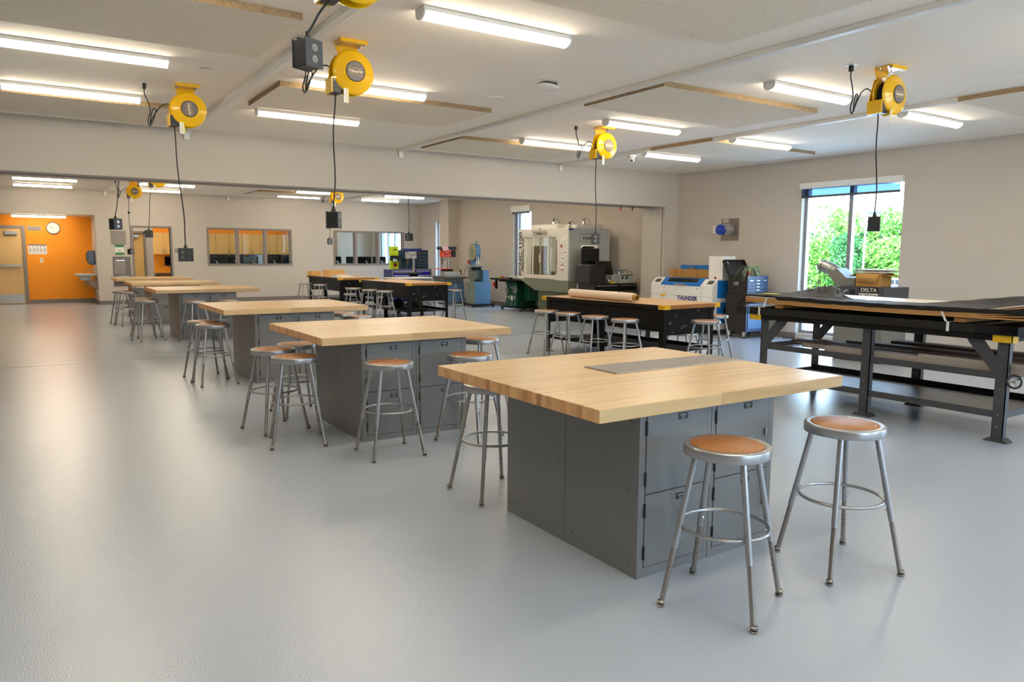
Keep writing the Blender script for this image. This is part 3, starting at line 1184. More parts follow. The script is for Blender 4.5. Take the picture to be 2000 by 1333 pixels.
# ================================================================ butcher-block locker tables
def make_table():
    t = thing('locker_table', 'x', 'work table', group='butcher-block tables on gray lockers')
    W_, D_, zt, th = 1.626, 1.374, .8444, .057
    b = MB().use('butcher_block')
    b.box(0, W_, 0, D_, zt-th, zt)
    b.build('tabletop', t, bevel=.003)
    x0, x1, y0, y1 = .3546, 1.2692, .1424, 1.2112
    ym = (y0+y1)/2
    for k, (a, c) in enumerate(((y0, ym-.0015), (ym+.0015, y1))):
        b = MB().use('locker_gray')
        zt2 = zt-th
        # shell: sides, bottom, top, back
        b.box(x0, x0+.012, a, c, 0, zt2)
        b.box(x1-.012, x1, a, c, 0, zt2)
        bk = (c-.01, c) if k == 0 else (a, a+.01)
        b.box(x0+.012, x1-.012, bk[0], bk[1], 0, zt2)
        fr = (a, a+.02) if k == 0 else (c-.02, c)
        b.box(x0+.012, x1-.012, fr[0], fr[1], 0, .045)
        b.box(x0+.012, x1-.012, fr[0], fr[1], zt2-.022, zt2)
        b.box(x0+.012, x0+.038, fr[0], fr[1], .045, zt2-.022)
        b.box(x1-.038, x1-.012, fr[0], fr[1], .045, zt2-.022)
        xm = (x0+x1)/2
        b.box(xm-.03, xm+.03, fr[0], fr[1], .045, zt2-.022)
        b.use('seam_dark')
        b.box(x0+.012, x1-.012, (a+.03 if k == 0 else c-.036), (a+.036 if k == 0 else c-.03), .0, zt2)
        b.box(xm-.0015, xm+.0015, (a-.0006 if k == 0 else c), (a if k == 0 else c+.0006), .0, zt2)
        for (hy, hz) in ((.06, .07), (.06, .72), (.47, .07), (.06, .40)):
            yy = a+hy
            b.cyl((x0-.0006, yy, hz), (x0+.002, yy, hz), .0045, 8)
            b.cyl((x1-.002, yy, hz), (x1+.0006, yy, hz), .0045, 8)
        b.build('locker_body', t, smooth=False)
        for ci, (xa, xb) in enumerate(((x0+.041, xm-.033), (xm+.033, x1-.041))):
            for ri, (za, zb) in enumerate(((.048, .385), (.390, zt2-.025))):
                d = MB().use('locker_gray')
                fy = (a-.003, a+.016) if k == 0 else (c-.016, c+.003)
                d.box(xa, xb, fy[0], fy[1], za, zb)
                do = d.build('locker_door', t, bevel=.0015)
                g_ = MB().use('seam_dark')
                gy = (a-.0008, a+.001) if k == 0 else (c-.001, c+.0008)
                g_.box(xa-.0035, xb+.0035, gy[0], gy[1], za-.0035, zb+.0035)
                g_.build('door_gap', do, smooth=False)
                fo = a-.003 if k == 0 else c+.003
                sg = -1 if k == 0 else 1
                hx = xa if k == 0 else xb
                for hz in (za+.07, zb-.07):
                    h_ = MB().use('black_plastic')
                    h_.cyl((hx-.004, fo+sg*.002, hz-.032), (hx-.004, fo+sg*.002, hz+.032), .0055, 8)
                    h_.build('hinge', do)
                px = (xa+xb)/2+.03
                n_ = MB().use('black_plastic')
                n_.box(px-.03, px+.03, fo, fo+sg*.002, zb-.052, zb-.022)
                n_.use('steel')
                for q in range(5):
                    n_.box(px-.018+q*.007, px-.013+q*.007, fo+sg*.002, fo+sg*.0025, zb-.036, zb-.029)
                for q in range(3):
                    n_.box(px-.010+q*.007, px-.006+q*.007, fo+sg*.002, fo+sg*.0025, zb-.047, zb-.041)
                n_.build('number_plate', do)
                lx = xb-.025 if k == 0 else xa+.025
                q_ = MB().use('steel')
                q_.box(lx-.006, lx+.006, fo, fo+sg*.010, (za+zb)/2-.02, (za+zb)/2+.02)
                q_.build('latch', do)
    return t


tb0 = make_table()
index_children()
TB = [(1.863, 2.203, 'butcher-block table on gray lockers with the long gray mat on top'),
      (1.750, 5.151, 'second butcher-block table on gray lockers, just behind the one with the gray mat'),
      (1.733, 8.225, 'third butcher-block table in the line, before the floor strip under the beam'),
      (1.733, 13.06, 'fourth butcher-block table in the line, first one beyond the floor strip'),
      (1.715, 16.13, 'fifth butcher-block table in the line, second from the alcove end'),
      (1.707, 18.98, 'last butcher-block table in the line, in front of the steel drinking fountain')]
for i, (x, y, l) in enumerate(TB):
    if i == 0:
        tb0.location = (x, y, 0)
        tb0['label'] = l
    else:
        dup(tb0, (x, y, 0), 0, l)
# runner mat on table 1
b = MB().use('runner_carpet')
zt = .8444
# four corners from the table top
n = 24
b.use('runner_carpet')
mat_pts = MATPTS = [(2.513, 3.107), (2.513, 2.842), (3.484, 2.843), (3.484, 3.09)]
vs = [(x, y, zt+.0005) for x, y in mat_pts]+[(x, y, zt+.0065) for x, y in mat_pts]
b.add(vs, [(0, 1, 2, 3), (4, 5, 6, 7), (0, 1, 5, 4), (1, 2, 6, 5), (2, 3, 7, 6), (3, 0, 4, 7)])
tag(b.build('table_runner', smooth=False), 'long gray woven mat lying on the big wooden table', 'mat')


# ================================================================ dark work benches
mat('navy_print', srgb(30, 38, 120), .4, var=0)
mat('laser_white', srgb(232, 229, 222), .35, var=.02)
mat('laser_blue', srgb(20, 112, 196), .35, var=.03)
mat('plywood_stack', srgb(196, 146, 84), .7, var=.25, scale=10, stretch=(1, 1, 30), detail=5)
mat('black_paper', srgb(28, 26, 25), .55, spec=.3, var=.2, scale=5, bump=.5, bscale=14)
mat('white_sheet', srgb(228, 214, 200), .35, var=.03)
mat('kraft_roll', srgb(228, 208, 184), .55, var=.04, scale=9)
mat('chest_blue', srgb(24, 62, 104), .35, var=.06)
mat('chest_light_blue', srgb(66, 112, 158), .4, var=.05)
mat('chest_black', srgb(24, 20, 18), .45, var=.15, scale=30, bump=.1, bscale=200)
mat('plant_leaf', srgb(150, 172, 130), .55, var=.2, scale=30)
mat('red_pot', srgb(130, 16, 20), .4, var=.05)
mat('dark_glass', srgb(30, 32, 36), .08, var=.05)
mat('machine_gray', srgb(118, 118, 112), .45, var=.06)
mat('aluminium_plank', srgb(168, 158, 146), .45, metal=.3, var=.12, scale=10, stretch=(1, .1, 1))
mat('brown_plank', srgb(92, 72, 60), .6, var=.3, scale=8, stretch=(4, .3, 4))
mat('blue_tape', srgb(16, 62, 168), .4, var=.15, scale=30)
mat('foil_duct', srgb(190, 188, 186), .35, metal=.7, var=.1, bump=.5, bscale=40)
mat('cloth_cream', srgb(222, 208, 176), .85, var=.06)
mat('orange_enamel', srgb(226, 74, 14), .35, var=.08)


def make_bench():
    t = thing('work_bench', 'x', 'work bench', group='long dark benches with yellow corners')
    W_, L_, z = 1.065, 2.44, .83
    b = MB().use('bench_ply')
    b.box(.006, W_-.006, .0, L_, z-.048, z)
    b.build('bench_top', t, smooth=False)
    for x0, x1 in ((0, .006), (W_-.006, W_)):
        e = bx('edge_trim', t, 'black_steel', (x0, x1, 0.10, L_-.10, z-.046, z-.002))
    for ye in (-.004, L_):
        bx('wood_edge', t, 'bench_edge_wood', (.1, W_-.1, ye, ye+.004, z-.05, z-.001))
    for cx in (0, 1):
        for cy in (0, 1):
            c = MB().use('yellow_paint')
            xa, ya = (-.008, -.008) if True else 0
            X0, X1 = (-.008, .10) if cx == 0 else (W_-.10, W_+.008)
            Y0, Y1 = (-.008, .10) if cy == 0 else (L_-.10, L_+.008)
            ex = (-.008, 0) if cx == 0 else (W_, W_+.008)
            ey = (-.008, -.004) if cy == 0 else (L_+.004, L_+.008)
            c.box(ex[0], ex[1], Y0, Y1, z-.055, z+.002)
            c.box(X0, X1, ey[0], ey[1], z-.055, z+.002)
            c.use('black_steel')
            hx = ex[0]-.001 if cx == 0 else ex[1]
            c.box(hx, hx+.001, (Y0+Y1)/2-.006, (Y0+Y1)/2+.006, z-.032, z-.02)
            c.build('corner_guard', t, smooth=False)
    za = z-.048
    bx('side_apron', t, 'black_steel', (.05, .056, .09, L_-.09, .49, za))
    bx('side_apron', t, 'black_steel', (W_-.056, W_-.05, .09, L_-.09, .49, za))
    bx('end_apron', t, 'scuffed_black', (.05, W_-.05, .06, .066, .44, za))
    bx('end_apron', t, 'scuffed_black', (.05, W_-.05, L_-.066, L_-.06, .44, za))
    for yy in (.055, L_/2-.035, L_-.125):
        for xx in (.045, W_-.115):
            l = MB().use('black_steel')
            cx = xx if xx < .5 else xx+.064
            l.box(cx, cx+.006, yy, yy+.07, 0.0, za)
            l.box(xx, xx+.07, yy+(.0 if yy < L_/2 else .064), yy+(.006 if yy < L_/2 else .07), 0., za)
            l.box(xx-.01, xx+.08, yy-.01, yy+.08, 0, .008)
            l.build('leg', t, smooth=False)
    for xx in (.052, W_-.058):
        bx('rail', t, 'black_steel', (xx, xx+.006, .12, L_-.12, .20, .26))
    bx('bottom_shelf', t, 'black_steel', (.06, W_-.06, .10, L_-.10, .205, .213))
    return t


be0 = make_bench()
index_children()
be0.location = (6.621, 6.623, 0)
be0.rotation_euler = (0, 0, .052)
be0['label'] = 'dark bench with yellow corners carrying the big roll of paper'
dup(be0, (6.716, 14.245, 0), .044, 'dark bench with yellow corners and a shelf full of clamps and bags underneath')
dup(be0, (6.58, 17.95, 0), .017, 'dark bench with yellow corners holding small wooden boxes, paper and a rag')

# paper roll
t = thing('paper_roll', 'large roll of cream paper on a cardboard core lying on the dark bench', 'paper roll', (6.735, 7.30, .83+.062), 0)
b = MB().use('kraft_roll')
b.cyl((0, .0, 0), (.01, 1.36, 0), .061, 32, cap=False)
for q in (0, 1.36):
    b.M = Matrix.Translation((0, q, 0)) @ Matrix.Rotation(PI/2, 4, 'X')
    b.lathe([(.042, 0), (.061, 0)], 32)
b.build('paper', t)
b = MB().use('cardboard')
b.M = Matrix.Translation((0, 0, 0)) @ Matrix.Rotation(PI/2, 4, 'X')
b.lathe([(.031, -1.35), (.042, -1.35), (.042, .055), (.031, .055), (.031, -1.35)], 28)
b.build('core_tube', t)

# bench stools of the far pair
FS = [(6.20, 19.49, 5, .66, 'gray steel stool at the far corner of the bench with the wooden boxes'),
      (6.30, 18.55, 12, .66, 'gray steel stool along the bench with the wooden boxes, second from its far corner'),
      (6.31, 16.30, 0, .66, 'gray steel stool in the gap between the two far dark benches'),
      (6.36, 15.44, 9, .66, 'gray steel stool along the clamp-shelf bench, beside its middle leg'),
      (6.42, 14.75, -6, .66, 'gray steel stool along the clamp-shelf bench, by its yellow corner'),
      (8.0, 14.56, 10, .66, 'gray steel stool behind the yellow corner of the clamp-shelf bench, beside the machine cord'),
      (8.05, 15.6, 20, .65, 'gray steel stool seen through the underside of the clamp-shelf bench, beside its end'),
      (8.05, 16.25, 20, .65, 'gray steel stool seen through the underside of the clamp-shelf bench, further back')]
stool_row(FS)

# things on the far bench
def open_box(name, label, loc, rz, sx, sy, sz, mat_='cardboard', cat='box', tilt=0.):
    t = thing(name, label, cat, loc, rz)
    t.rotation_euler = (tilt, 0, rz)
    th = .008
    bx('side_panel', t, mat_, (0, sx, 0, th, 0, sz))
    bx('side_panel', t, mat_, (0, sx, sy-th, sy, 0, sz))
    bx('end_panel', t, mat_, (0, th, th, sy-th, 0, sz))
    bx('end_panel', t, mat_, (sx-th, sx, th, sy-th, 0, sz))
    bx('bottom_panel', t, mat_, (th, sx-th, th, sy-th, 0, th))
    return t


open_box('wooden_tray', 'tipped wooden tray at the far end of the back dark bench', (6.60, 20.1, .835), .3, .3, .22, .12, 'cabinet_wood', 'tray')
open_box('wooden_tray', 'larger wooden tray standing open behind the white sheets on the back dark bench', (6.75, 19.2, .832), .2, .5, .3, .17, 'cabinet_wood', 'tray')
for k in range(5):
    tag(bx('paper_sheet', None, 'paper_white', (6.70+.01*k, 7.05, 18.45+.02*k, 18.98, .831+.012*k, .841+.012*k)),
        'white board in the small stack beside the wooden trays', 'board', 'white boards stacked on the back dark bench')
b = MB().use('cloth_cream')
random.seed(3)
n = 10
vs = []
for i in range(n+1):
    for j in range(n+1):
        r2 = ((i-5)/5)**2+((j-5)/5)**2
        vs.append((6.72+i*.035, 17.98+j*.05, .835+max(0, (1-r2))*.04*(.5+random.random())))
b.add(vs, [(i*(n+1)+j, i*(n+1)+j+1, (i+1)*(n+1)+j+1, (i+1)*(n+1)+j) for i in range(n) for j in range(n)])
ob = b.build('rag')
so = ob.modifiers.new('s', 'SOLIDIFY')
so.thickness = .004
tag(ob, 'crumpled cream rag on the corner of the back dark bench', 'rag')
# tools on the shelf of the clamp bench
def clamp(loc, rz, label):
    t = thing('bar_clamp', label, 'clamp', loc, rz, 'clamps on the shelf under the dark bench')
    bx('bar', t, 'steel', (-.3, .3, -.004, .004, -.012, .012))
    bx('fixed_jaw', t, 'black_steel', (-.3, -.27, -.012, .012, -.012, .09), bevel=.003)
    bx('sliding_jaw', t, 'black_steel', (.08, .115, -.012, .012, -.016, .09), bevel=.003)
    b = MB().use('black_plastic')
    b.cyl((.12, 0, .06), (.24, 0, .06), .014, 10)
    b.build('handle', t)
    return t


for k in range(4):
    o = clamp((7.05+.09*k, 14.75+.05*k, .235), 1.3+.12*k, 'steel bar clamp leaning on the shelf under the clamp bench')


def sack(name, label, loc, r, mat_, cat='bag', sz=.7, seed=1):
    random.seed(seed)
    b = MB().use(mat_)
    n = 10
    prof = [(r*math.sin(PI*i/n)**.7 if 0 < i < n else 0, r*sz*(1-math.cos(PI*i/n))) for i in range(n+1)]
    b.lathe(prof, 20, loc)
    b.v = [(x+random.uniform(-.05, .05)*r, y+random.uniform(-.05, .05)*r, z+random.uniform(-.02, .02)*r if z > loc[2]+.01 else z) for x, y, z in b.v]
    return tag(b.build(name, angle=60), label, cat)


mat('olive_cloth', srgb(110, 100, 76), .85, var=.15)
sack('tool_bag', 'olive cloth tool bag bulging on the shelf under the clamp bench', (7.45, 15.35, .215), .16, 'olive_cloth', seed=2)
sack('tool_bag', 'small black bag on the shelf under the clamp bench, beside the olive one', (7.2, 15.75, .215), .13, 'black_rubber', seed=4)
sack('tool_bag', 'brown sack at the far end of the shelf under the clamp bench', (7.0, 16.2, .215), .14, 'brown_plank', seed=5)

# ================================================================ material rack
rk = thing('material_rack', 'gray steel rack bench with yellow corners loaded with sheet goods and planks', 'rack', (6.30, 2.60, 0))
W_, L_ = 1.06, 2.45
bx('rack_top', rk, 'bench_edge_wood', (.004, W_-.004, 0, L_, .815, .850))
for x0, x1 in ((-.004, .004), (W_-.004, W_+.004)):
    bx('edge_trim', rk, 'black_steel', (x0, x1, 0, L_, .806, .853))
for yy in (-.004, L_-.004):
    bx('edge_trim', rk, 'black_steel', (.004, W_-.004, yy, yy+.008, .806, .853))
for cx in (0, 1):
    for cy in (0, 1):
        X0, X1 = (-.01, .09) if cx == 0 else (W_-.09, W_+.01)
        Y0, Y1 = (-.01, .13) if cy == 0 else (L_-.13, L_+.01)
        c = MB().use('yellow_paint')
        c.box(*((-.01, -.004) if cx == 0 else (W_+.004, W_+.01)), Y0, Y1, .798, .856)
        c.box(X0, X1, *((-.01, -.004) if cy == 0 else (L_+.004, L_+.01)), .798, .856)
        c.build('corner_guard', rk, smooth=False)
for iy, yy in enumerate((.03, 1.155, 2.27)):
    for ix, xx in enumerate((.05, .93)):
        l = MB().use('rack_steel')
        l.box(xx, xx+.007, yy, yy+.085, .0, .815)
        l.box(xx, xx+.06, yy if iy != 2 else yy+.078, yy+.007 if iy != 2 else yy+.085, 0, .815)
        # flared foot
        l.prism([(yy-.045, 0), (yy+.13, 0), (yy+.13, .006), (yy+.095, .03), (yy-.01, .03), (yy-.045, .006)], xx-.02, xx+.08, 'yz')
        l.use('chrome')
        for q in range(7):
            hz = .12+.1*q
            l.cyl((xx-.0012, yy+.045, hz), (xx, yy+.045, hz), .005, 6)
        l.build('leg', rk, smooth=False)
        if iy != 1:
            g = MB().use('rack_steel')
            s_ = 1 if iy == 0 else -1
            ya = yy+.085 if iy == 0 else yy
            g.prism([(ya, .80), (ya+s_*.26, .80), (ya+s_*.16, .80), (ya+s_*.0, .56), (ya-s_*.06, .50), (ya-s_*.06, .62)] if False else
                    [(ya-s_*.05, .47), (ya-s_*.05, .60), (ya+s_*.10, .805), (ya+s_*.23, .805), (ya+s_*.21, .77)], xx-.004, xx, 'yz')
            g.build('gusset', rk, smooth=False)
for zz, nm in ((.50, 'middle'), (.19, 'lower')):
    for xx in (.057, .93-.001):
        bx('shelf_rail', rk, 'rack_steel', (xx, xx+.006, .11, 2.27, zz, zz+.055))
        if zz > .3:
            pass
    for yy in (.04, 2.33):
        bx('cross_rail', rk, 'rack_steel', (.06, .93, yy, yy+.006, zz, zz+.055))
bx('shelf', rk, 'galvanized', (.064, .928, .05, 2.33, .205, .211))
bx('back_lip', rk, 'black_steel', (.922, .93, .05, 2.33, .211, .27))
for yy in (.3, 1.2, 2.1):
    bx('cross_rail', rk, 'rack_steel', (.064, .928, yy, yy+.04, .535, .541))
# planks on the middle shelf
random.seed(11)
planks = [(6.40, 6.52, 2.45, 4.25, .541, .60, 'aluminium_plank', 'gray ribbed plank lying along the front of the rack shelf'),
          (6.39, 6.44, 2.52, 3.35, .600, .625, 'aluminium_plank', 'short perforated gray strip on top of the front planks'),
          (6.54, 6.66, 2.60, 4.60, .541, .585, 'aluminium_plank', 'gray plank in the second row of the rack shelf'),
          (6.54, 6.66, 2.60, 4.72, .585, .605, 'brown_plank', 'thin brown plank on the second row of the rack shelf'),
          (6.68, 6.80, 2.55, 4.55, .541, .60, 'brown_plank', 'brown plank in the middle of the rack shelf'),
          (6.82, 6.98, 2.40, 4.85, .541, .58, 'aluminium_plank', 'long gray board sticking out past the shelf end'),
          (6.83, 6.95, 2.50, 4.3, .58, .62, 'brown_plank', 'dark board stacked on the long gray board'),
          (7.02, 7.18, 2.40, 3.95, .541, .64, 'brown_plank', 'tall brown beam at the back of the rack shelf')]
for x0, x1, y0, y1, z0, z1, m_, l in planks:
    tag(bx('plank', None, m_, (x0, x1, y0, y1, z0, z1)), l, 'plank', 'planks on the middle shelf of the rack')
b = MB().use('clear_film')
b.tube([(6.48, 4.78, .618), (6.47, 4.0, .622), (6.49, 3.2, .618)], .016, 12)
tag(b.build('plastic_tube'), 'clear plastic tube lying on the planks of the rack', 'tube')
b = MB().use('black_plastic')
b.M = Matrix.Translation((6.31, 2.62, .47)) @ Matrix.Rotation(PI/2, 4, 'Y') @ Matrix.Rotation(.3, 4, 'X')
hw = thing('hand_wheel', 'black hand wheel at the end of the rack', 'hand wheel', (6.33, 2.57, .50))
b = MB().use('black_plastic')
b.tube([(0, .05*math.cos(2*PI*i/24), .05*math.sin(2*PI*i/24)) for i in range(24)], .008, 8, True)
b.build('rim', hw)
b = MB().use('steel')
b.cyl((-.012, 0, 0), (.09, 0, 0), .014, 12)
for q in range(3):
    a = q*2*PI/3
    b.cyl((0, 0, 0), (0, .05*math.cos(a), .05*math.sin(a)), .006, 8)
b.build('hub', hw)

# lower wrapped stack, blocks, upper plywood stack
ls = thing('wrapped_sheet_stack', 'flat stack of sheets wrapped in black plastic directly on the rack top', 'sheet stack', (6.27, 2.55, .857))
bx('sheets', ls, 'black_paper', (0, 1.2, 0.0, 2.5, 0, .068))
bx('film_sleeve', ls, 'clear_film', (-.006, 1.206, 2.40, 2.66, -.004, .072))
bx('film_sleeve', ls, 'clear_film', (-.006, 1.206, -.12, .30, -.004, .074))
for yy in (.50, 2.36):
    bx('strap', ls, 'white_metal', (-.009, -.006, yy, yy+.022, -.004, .072), (-.009, 1.2, yy, yy+.022, .072, .075))
bl = [(2.98, 'wooden spacer block under the plywood stack near its strap, window end of the rack'), (4.70, 'wooden spacer block under the plywood stack at the tool chest end')]
for yy, l in bl:
    tag(bx('spacer_block', None, 'bench_edge_wood', (6.28, 7.3, yy-.045, yy+.045, .9335, .966)), l, 'wood block', 'spacer blocks in the rack load')
us = thing('plywood_stack', 'thick stack of plywood sheets partly covered by black paper on the rack', 'sheet stack', (6.24, 2.50, .966))
nx, ny = 6, 30


def sagz(y):
    return -.012*math.sin(PI*min(1, max(0, (y)/2.6)))+.004


for k in range(6):
    b = MB().use('plywood_stack')
    jx, jy = random.uniform(-.008, .008), random.uniform(-.03, .03) if k != 5 else -.01
    z0, z1 = .0105*k, .0105*k+.0095
    vs = []
    for i in range(ny+1):
        y = i*2.58/ny
        fan = max(0, (.35-y))/.35*.012*k
        for xx in (0+jx, 1.215+jx):
            for z in (z0, z1):
                vs.append((xx, y+jy, z+sagz(y)+fan+.012))
    fs = []
    for i in range(ny):
        a, c = i*4, (i+1)*4
        fs += [(a, a+1, c+1, c), (a+2, c+2, c+3, a+3), (a+1, a+3, c+3, c+1), (a, c, c+2, a+2)]
    fs += [(0, 2, 3, 1), (ny*4, ny*4+1, ny*4+3, ny*4+2)]
    b.add(vs, fs)
    if k == 5:
        b.mats = [M['white_sheet']]
    b.build('plywood_sheet' if k < 5 else 'white_top_sheet', us, smooth=False)
for yy, tw in ((.60, -.05), (2.30, .03)):
    b = MB().use('white_metal')
    b.add([(-.012, yy, .07), (-.012, yy+.02, .07), (-.014, yy+tw, -.03), (-.014, yy+tw+.02, -.03)], [(0, 1, 3, 2)])
    b.build('strap', us)
# black paper draped over the stack
random.seed(21)
b = MB().use('black_paper')
nx, ny = 34, 60
vs = []


def hsh(x, y):
    return (math.sin(x*17.1+y*5.3)+math.sin(x*7.7-y*13.9+1.3)+math.sin(x*29+y*23)*.5)/2.5


for j in range(ny+1):
    y = -.05+2.72*j/ny
    # how far back the paper reaches
    if y > 1.75:
        back = .45+.75*min(1, (y-1.75)/.45)
    elif y < .95:
        back = .40+.8*min(1, (.95-y)/.5)
    else:
        back = .40
    back += .02*math.sin(y*21)
    for i in range(nx+1):
        u = i/nx
        x = -.02+u*(back+.02)
        z = .086+sagz(y)+.004*hsh(x*2, y*2)
        if u < .06:
            z -= .035*(1-u/.06)*(1 if y < 2.2 else .3)
            x = -.02
        if 1.65 < y:                                   # crumpled hump by the tool chest
            g = math.exp(-((y-2.06)/.30)**2)*math.exp(-((u-.66)/.34)**2)
            z += .115*g*(1+.25*hsh(x*3, y*3)-.45*abs(math.sin(x*9+y*14)))
            if u > .9 and y < 2.2:
                z += .05*(u-.9)*10*math.exp(-((y-1.85)/.15)**2)
        if y < .95:
            g = min(1, (.95-y)/.5)*math.exp(-((u-.85)/.22)**2)
            z += .065*g
        if y > 2.56:
            z -= (y-2.56)*1.0
        vs.append((x, y, z+.004))
b.add(vs, [(j*(nx+1)+i, j*(nx+1)+i+1, (j+1)*(nx+1)+i+1, (j+1)*(nx+1)+i) for j in range(ny) for i in range(nx)])
ob = b.build('black_paper_cover', us, angle=40)
so = ob.modifiers.new('s', 'SOLIDIFY')
so.thickness = .002
tag(bx('yellow_card', None, 'yellow_tag', (6.36, 6.44, 4.80, 4.98, 1.066, 1.068)), 'small bright yellow card on the black paper at the rack corner', 'card')
# loose plastic film at the corner
b = MB().use('clear_film')
random.seed(5)
n = 9
vs = []
for i in range(n+1):
    for j in range(n+1):
        vs.append((6.235+.02*math.sin(i*2.1+j), 2.50+i*.035-.15, .862+.07*j/n+.004*math.sin(i*3+j*2)))
b.add([(x+random.uniform(-.015, .01), y, z) for x, y, z in vs], [(i*(n+1)+j, i*(n+1)+j+1, (i+1)*(n+1)+j+1, (i+1)*(n+1)+j) for i in range(n) for j in range(n)])
b.build('loose_film', None).parent = ls
bpy.data.objects['loose_film'].matrix_parent_inverse = Matrix.Translation((-6.27, -2.55, -.857))

# ================================================================ planer on its cabinet, boxes, duct hood
t = thing('planer_stand', 'gray steel cabinet stand under the thickness planer before the window', 'cabinet', (9.62, 5.55, 0))
bx('cabinet_body', t, 'machine_gray', (0, .60, 0, .72, .02, .62), bevel=.006)
bx('cabinet_door', t, 'machine_gray', (-.008, 0, .04, .68, .08, .58), bevel=.002)
bx('plinth', t, 'black_steel', (.01, .59, .01, .71, 0, .02))
t = thing('thickness_planer', 'gray thickness planer with a printed maker plate, on its stand in front of the window', 'planer', (9.60, 5.52, .62))
bx('planer_base', t, 'machine_gray', (0, .6, 0, .74, 0, .12), bevel=.004)
for y in (0, .66):
    bx('end_housing', t, 'dark_gray_plastic', (-.01, .58, y, y+.08, .12, .42), bevel=.006)
hd = bx('cutter_head', t, 'dark_gray_plastic', (-.012, .5, .08, .66, .27, .425), bevel=.005)
pl = bx('name_plate', t, 'black_plastic', (-.016, -.012, .09, .37, .275, .42))
bx('plate_band', pl, 'paper_white', (-.0175, -.016, .09, .37, .278, .335))
text('lettering', 'DELTA', .07, pl, 'paper_white', (-.018, .23, .378), FX, .0008, 1.1, .001)
text('lettering', 'DC-380 Planer', .05, pl, 'black_plastic', (-.018, .23, .306), FX, .0008, .95)
bx('feed_table', t, 'steel', (-.25, .78, .09, .65, .14, .165), bevel=.003)
bx('switch_box', t, 'black_plastic', (-.03, -.012, .44, .50, .30, .38), bevel=.003)
t = thing('dust_hood', 'gray sheet-metal dust hood with a round duct mouth leaning on the planer', 'dust hood', (9.62, 5.98, 1.0465))
bx('hood_box', t, 'machine_gray', (.0, .3, .0, .28, 0, .11), bevel=.003)
b = MB().use('galvanized')
b.prism([(.02, 0), (.30, 0), (.44, .16), (.30, .24)], .02, .26, 'yz')
b.build('hood_transition', t, smooth=False)
b = MB().use('galvanized')
pts = [(.13, .34, .17), (.13, .44, .22), (.13, .53, .25), (.13, .63, .28)]
b.tube(pts, [.085, .088, .085, .08], 20, cap=False)
for p in (.42, .5, .58):
    b.tube([(.13, p, .21+(p-.42)*.35), (.13, p+.012, .214+(p-.42)*.35)], .092, 20)
b.build('duct_mouth', t)
t = thing('cardboard_box', 'open cardboard box with drooping flaps standing on the planer', 'box', (9.60, 5.60, 1.0465), .06)
th = .006
bx('side_panel', t, 'cardboard', (0, th, 0, .34, 0, .18))
bx('side_panel', t, 'cardboard', (.3-th, .3, 0, .34, 0, .18))
bx('end_panel', t, 'cardboard', (th, .3-th, 0, th, 0, .18))
bx('end_panel', t, 'cardboard', (th, .3-th, .34-th, .34, 0, .18))
bx('bottom_panel', t, 'cardboard', (th, .3-th, th, .34-th, 0, th))
b = MB().use('cardboard')
b.add([(-.004, .03, .175), (-.004, .33, .175), (-.03, .33, .06), (-.03, .045, .06)], [(0, 1, 2, 3)])
b.build('flap', t).modifiers.new('s', 'SOLIDIFY').thickness = .005
b = MB().use('cardboard')
b.add([(0, -.002, .18), (.3, -.002, .18), (.28, -.14, .13), (.02, -.14, .15)], [(0, 1, 2, 3)])
b.build('flap', t).modifiers.new('s', 'SOLIDIFY').thickness = .005
b = MB().use('cardboard')
b.add([(0, .345, .18), (.3, .345, .18), (.28, .45, .14), (.02, .45, .14)], [(0, 1, 2, 3)])
b.build('flap', t).modifiers.new('s', 'SOLIDIFY').thickness = .005
for k in range(3):
    tt = MB().use(['white_metal', 'machine_gray', 'white_metal'][k])
    tt.M = Matrix.Translation((9.62+.01*k, 5.57+.012*k, 1.232+.018*k)) @ Matrix.Rotation(.06, 4, 'Z')
    tt.box(0, .34, -.04, .40, 0, .013)
    tag(tt.build('plastic_tray', bevel=.004), ['lowest plastic tray on the open cardboard box', 'middle gray tray on the open cardboard box', 'topmost white tray on the open cardboard box'][k], 'tray', 'trays on the cardboard box')

# ================================================================ laser cutter
lc = thing('laser_cutter', 'white and blue laser cutting machine against the wall by the tool chest', 'laser cutter', (10.37, 9.18, 0))
b = MB().use('laser_white')
Lw = 1.58
prof = [(0, .10), (.0, .90), (.13, 1.02), (.72, 1.02), (.72, .10)]
b.prism(prof, 0, .30, 'xz')
b.prism(prof, Lw-.27, Lw, 'xz')
b.prism([(0, .10), (0, .895), (.72, .895), (.72, .10)], .30, Lw-.27, 'xz')
b.box(.62, .72, .30, Lw-.27, .895, 1.02)
body = b.build('machine_body', lc, smooth=False)
bx('panel_seam', body, 'seam_dark', (-.0008, 0, .0, Lw, .695, .698), (-.0008, 0, .28, .283, .45, .89))
b = MB().use('laser_blue')
b.prism([(-.006, .885), (-.006, .915), (.125, 1.028), (.62, 1.028), (.62, .885), (.5, .885)], .303, Lw-.273, 'xz')
lid = b.build('lid', lc, smooth=False)
b = MB().use('dark_glass')
b.add([(.035, .42, .952), (.035, Lw-.40, .952), (.112, Lw-.40, 1.0185), (.112, .42, 1.0185)], [(0, 1, 2, 3)])
b.add([(.13, .42, 1.0295), (.13, Lw-.40, 1.0295), (.55, Lw-.40, 1.0295), (.55, .42, 1.0295)], [(0, 1, 2, 3)])
b.build('lid_window', lid)
bx('lid_handle', lid, 'steel', (-.022, -.006, .65, .95, .89, .925), bevel=.004)
for y0 in (.04, Lw-.20):
    b = MB().use('dark_gray_plastic')
    b.add([(.03, y0, .9285), (.03, y0+.14, .9285), (.10, y0+.14, .993), (.10, y0, .993)], [(0, 1, 2, 3)])
    b.build('control_panel', lc).location.z = .003
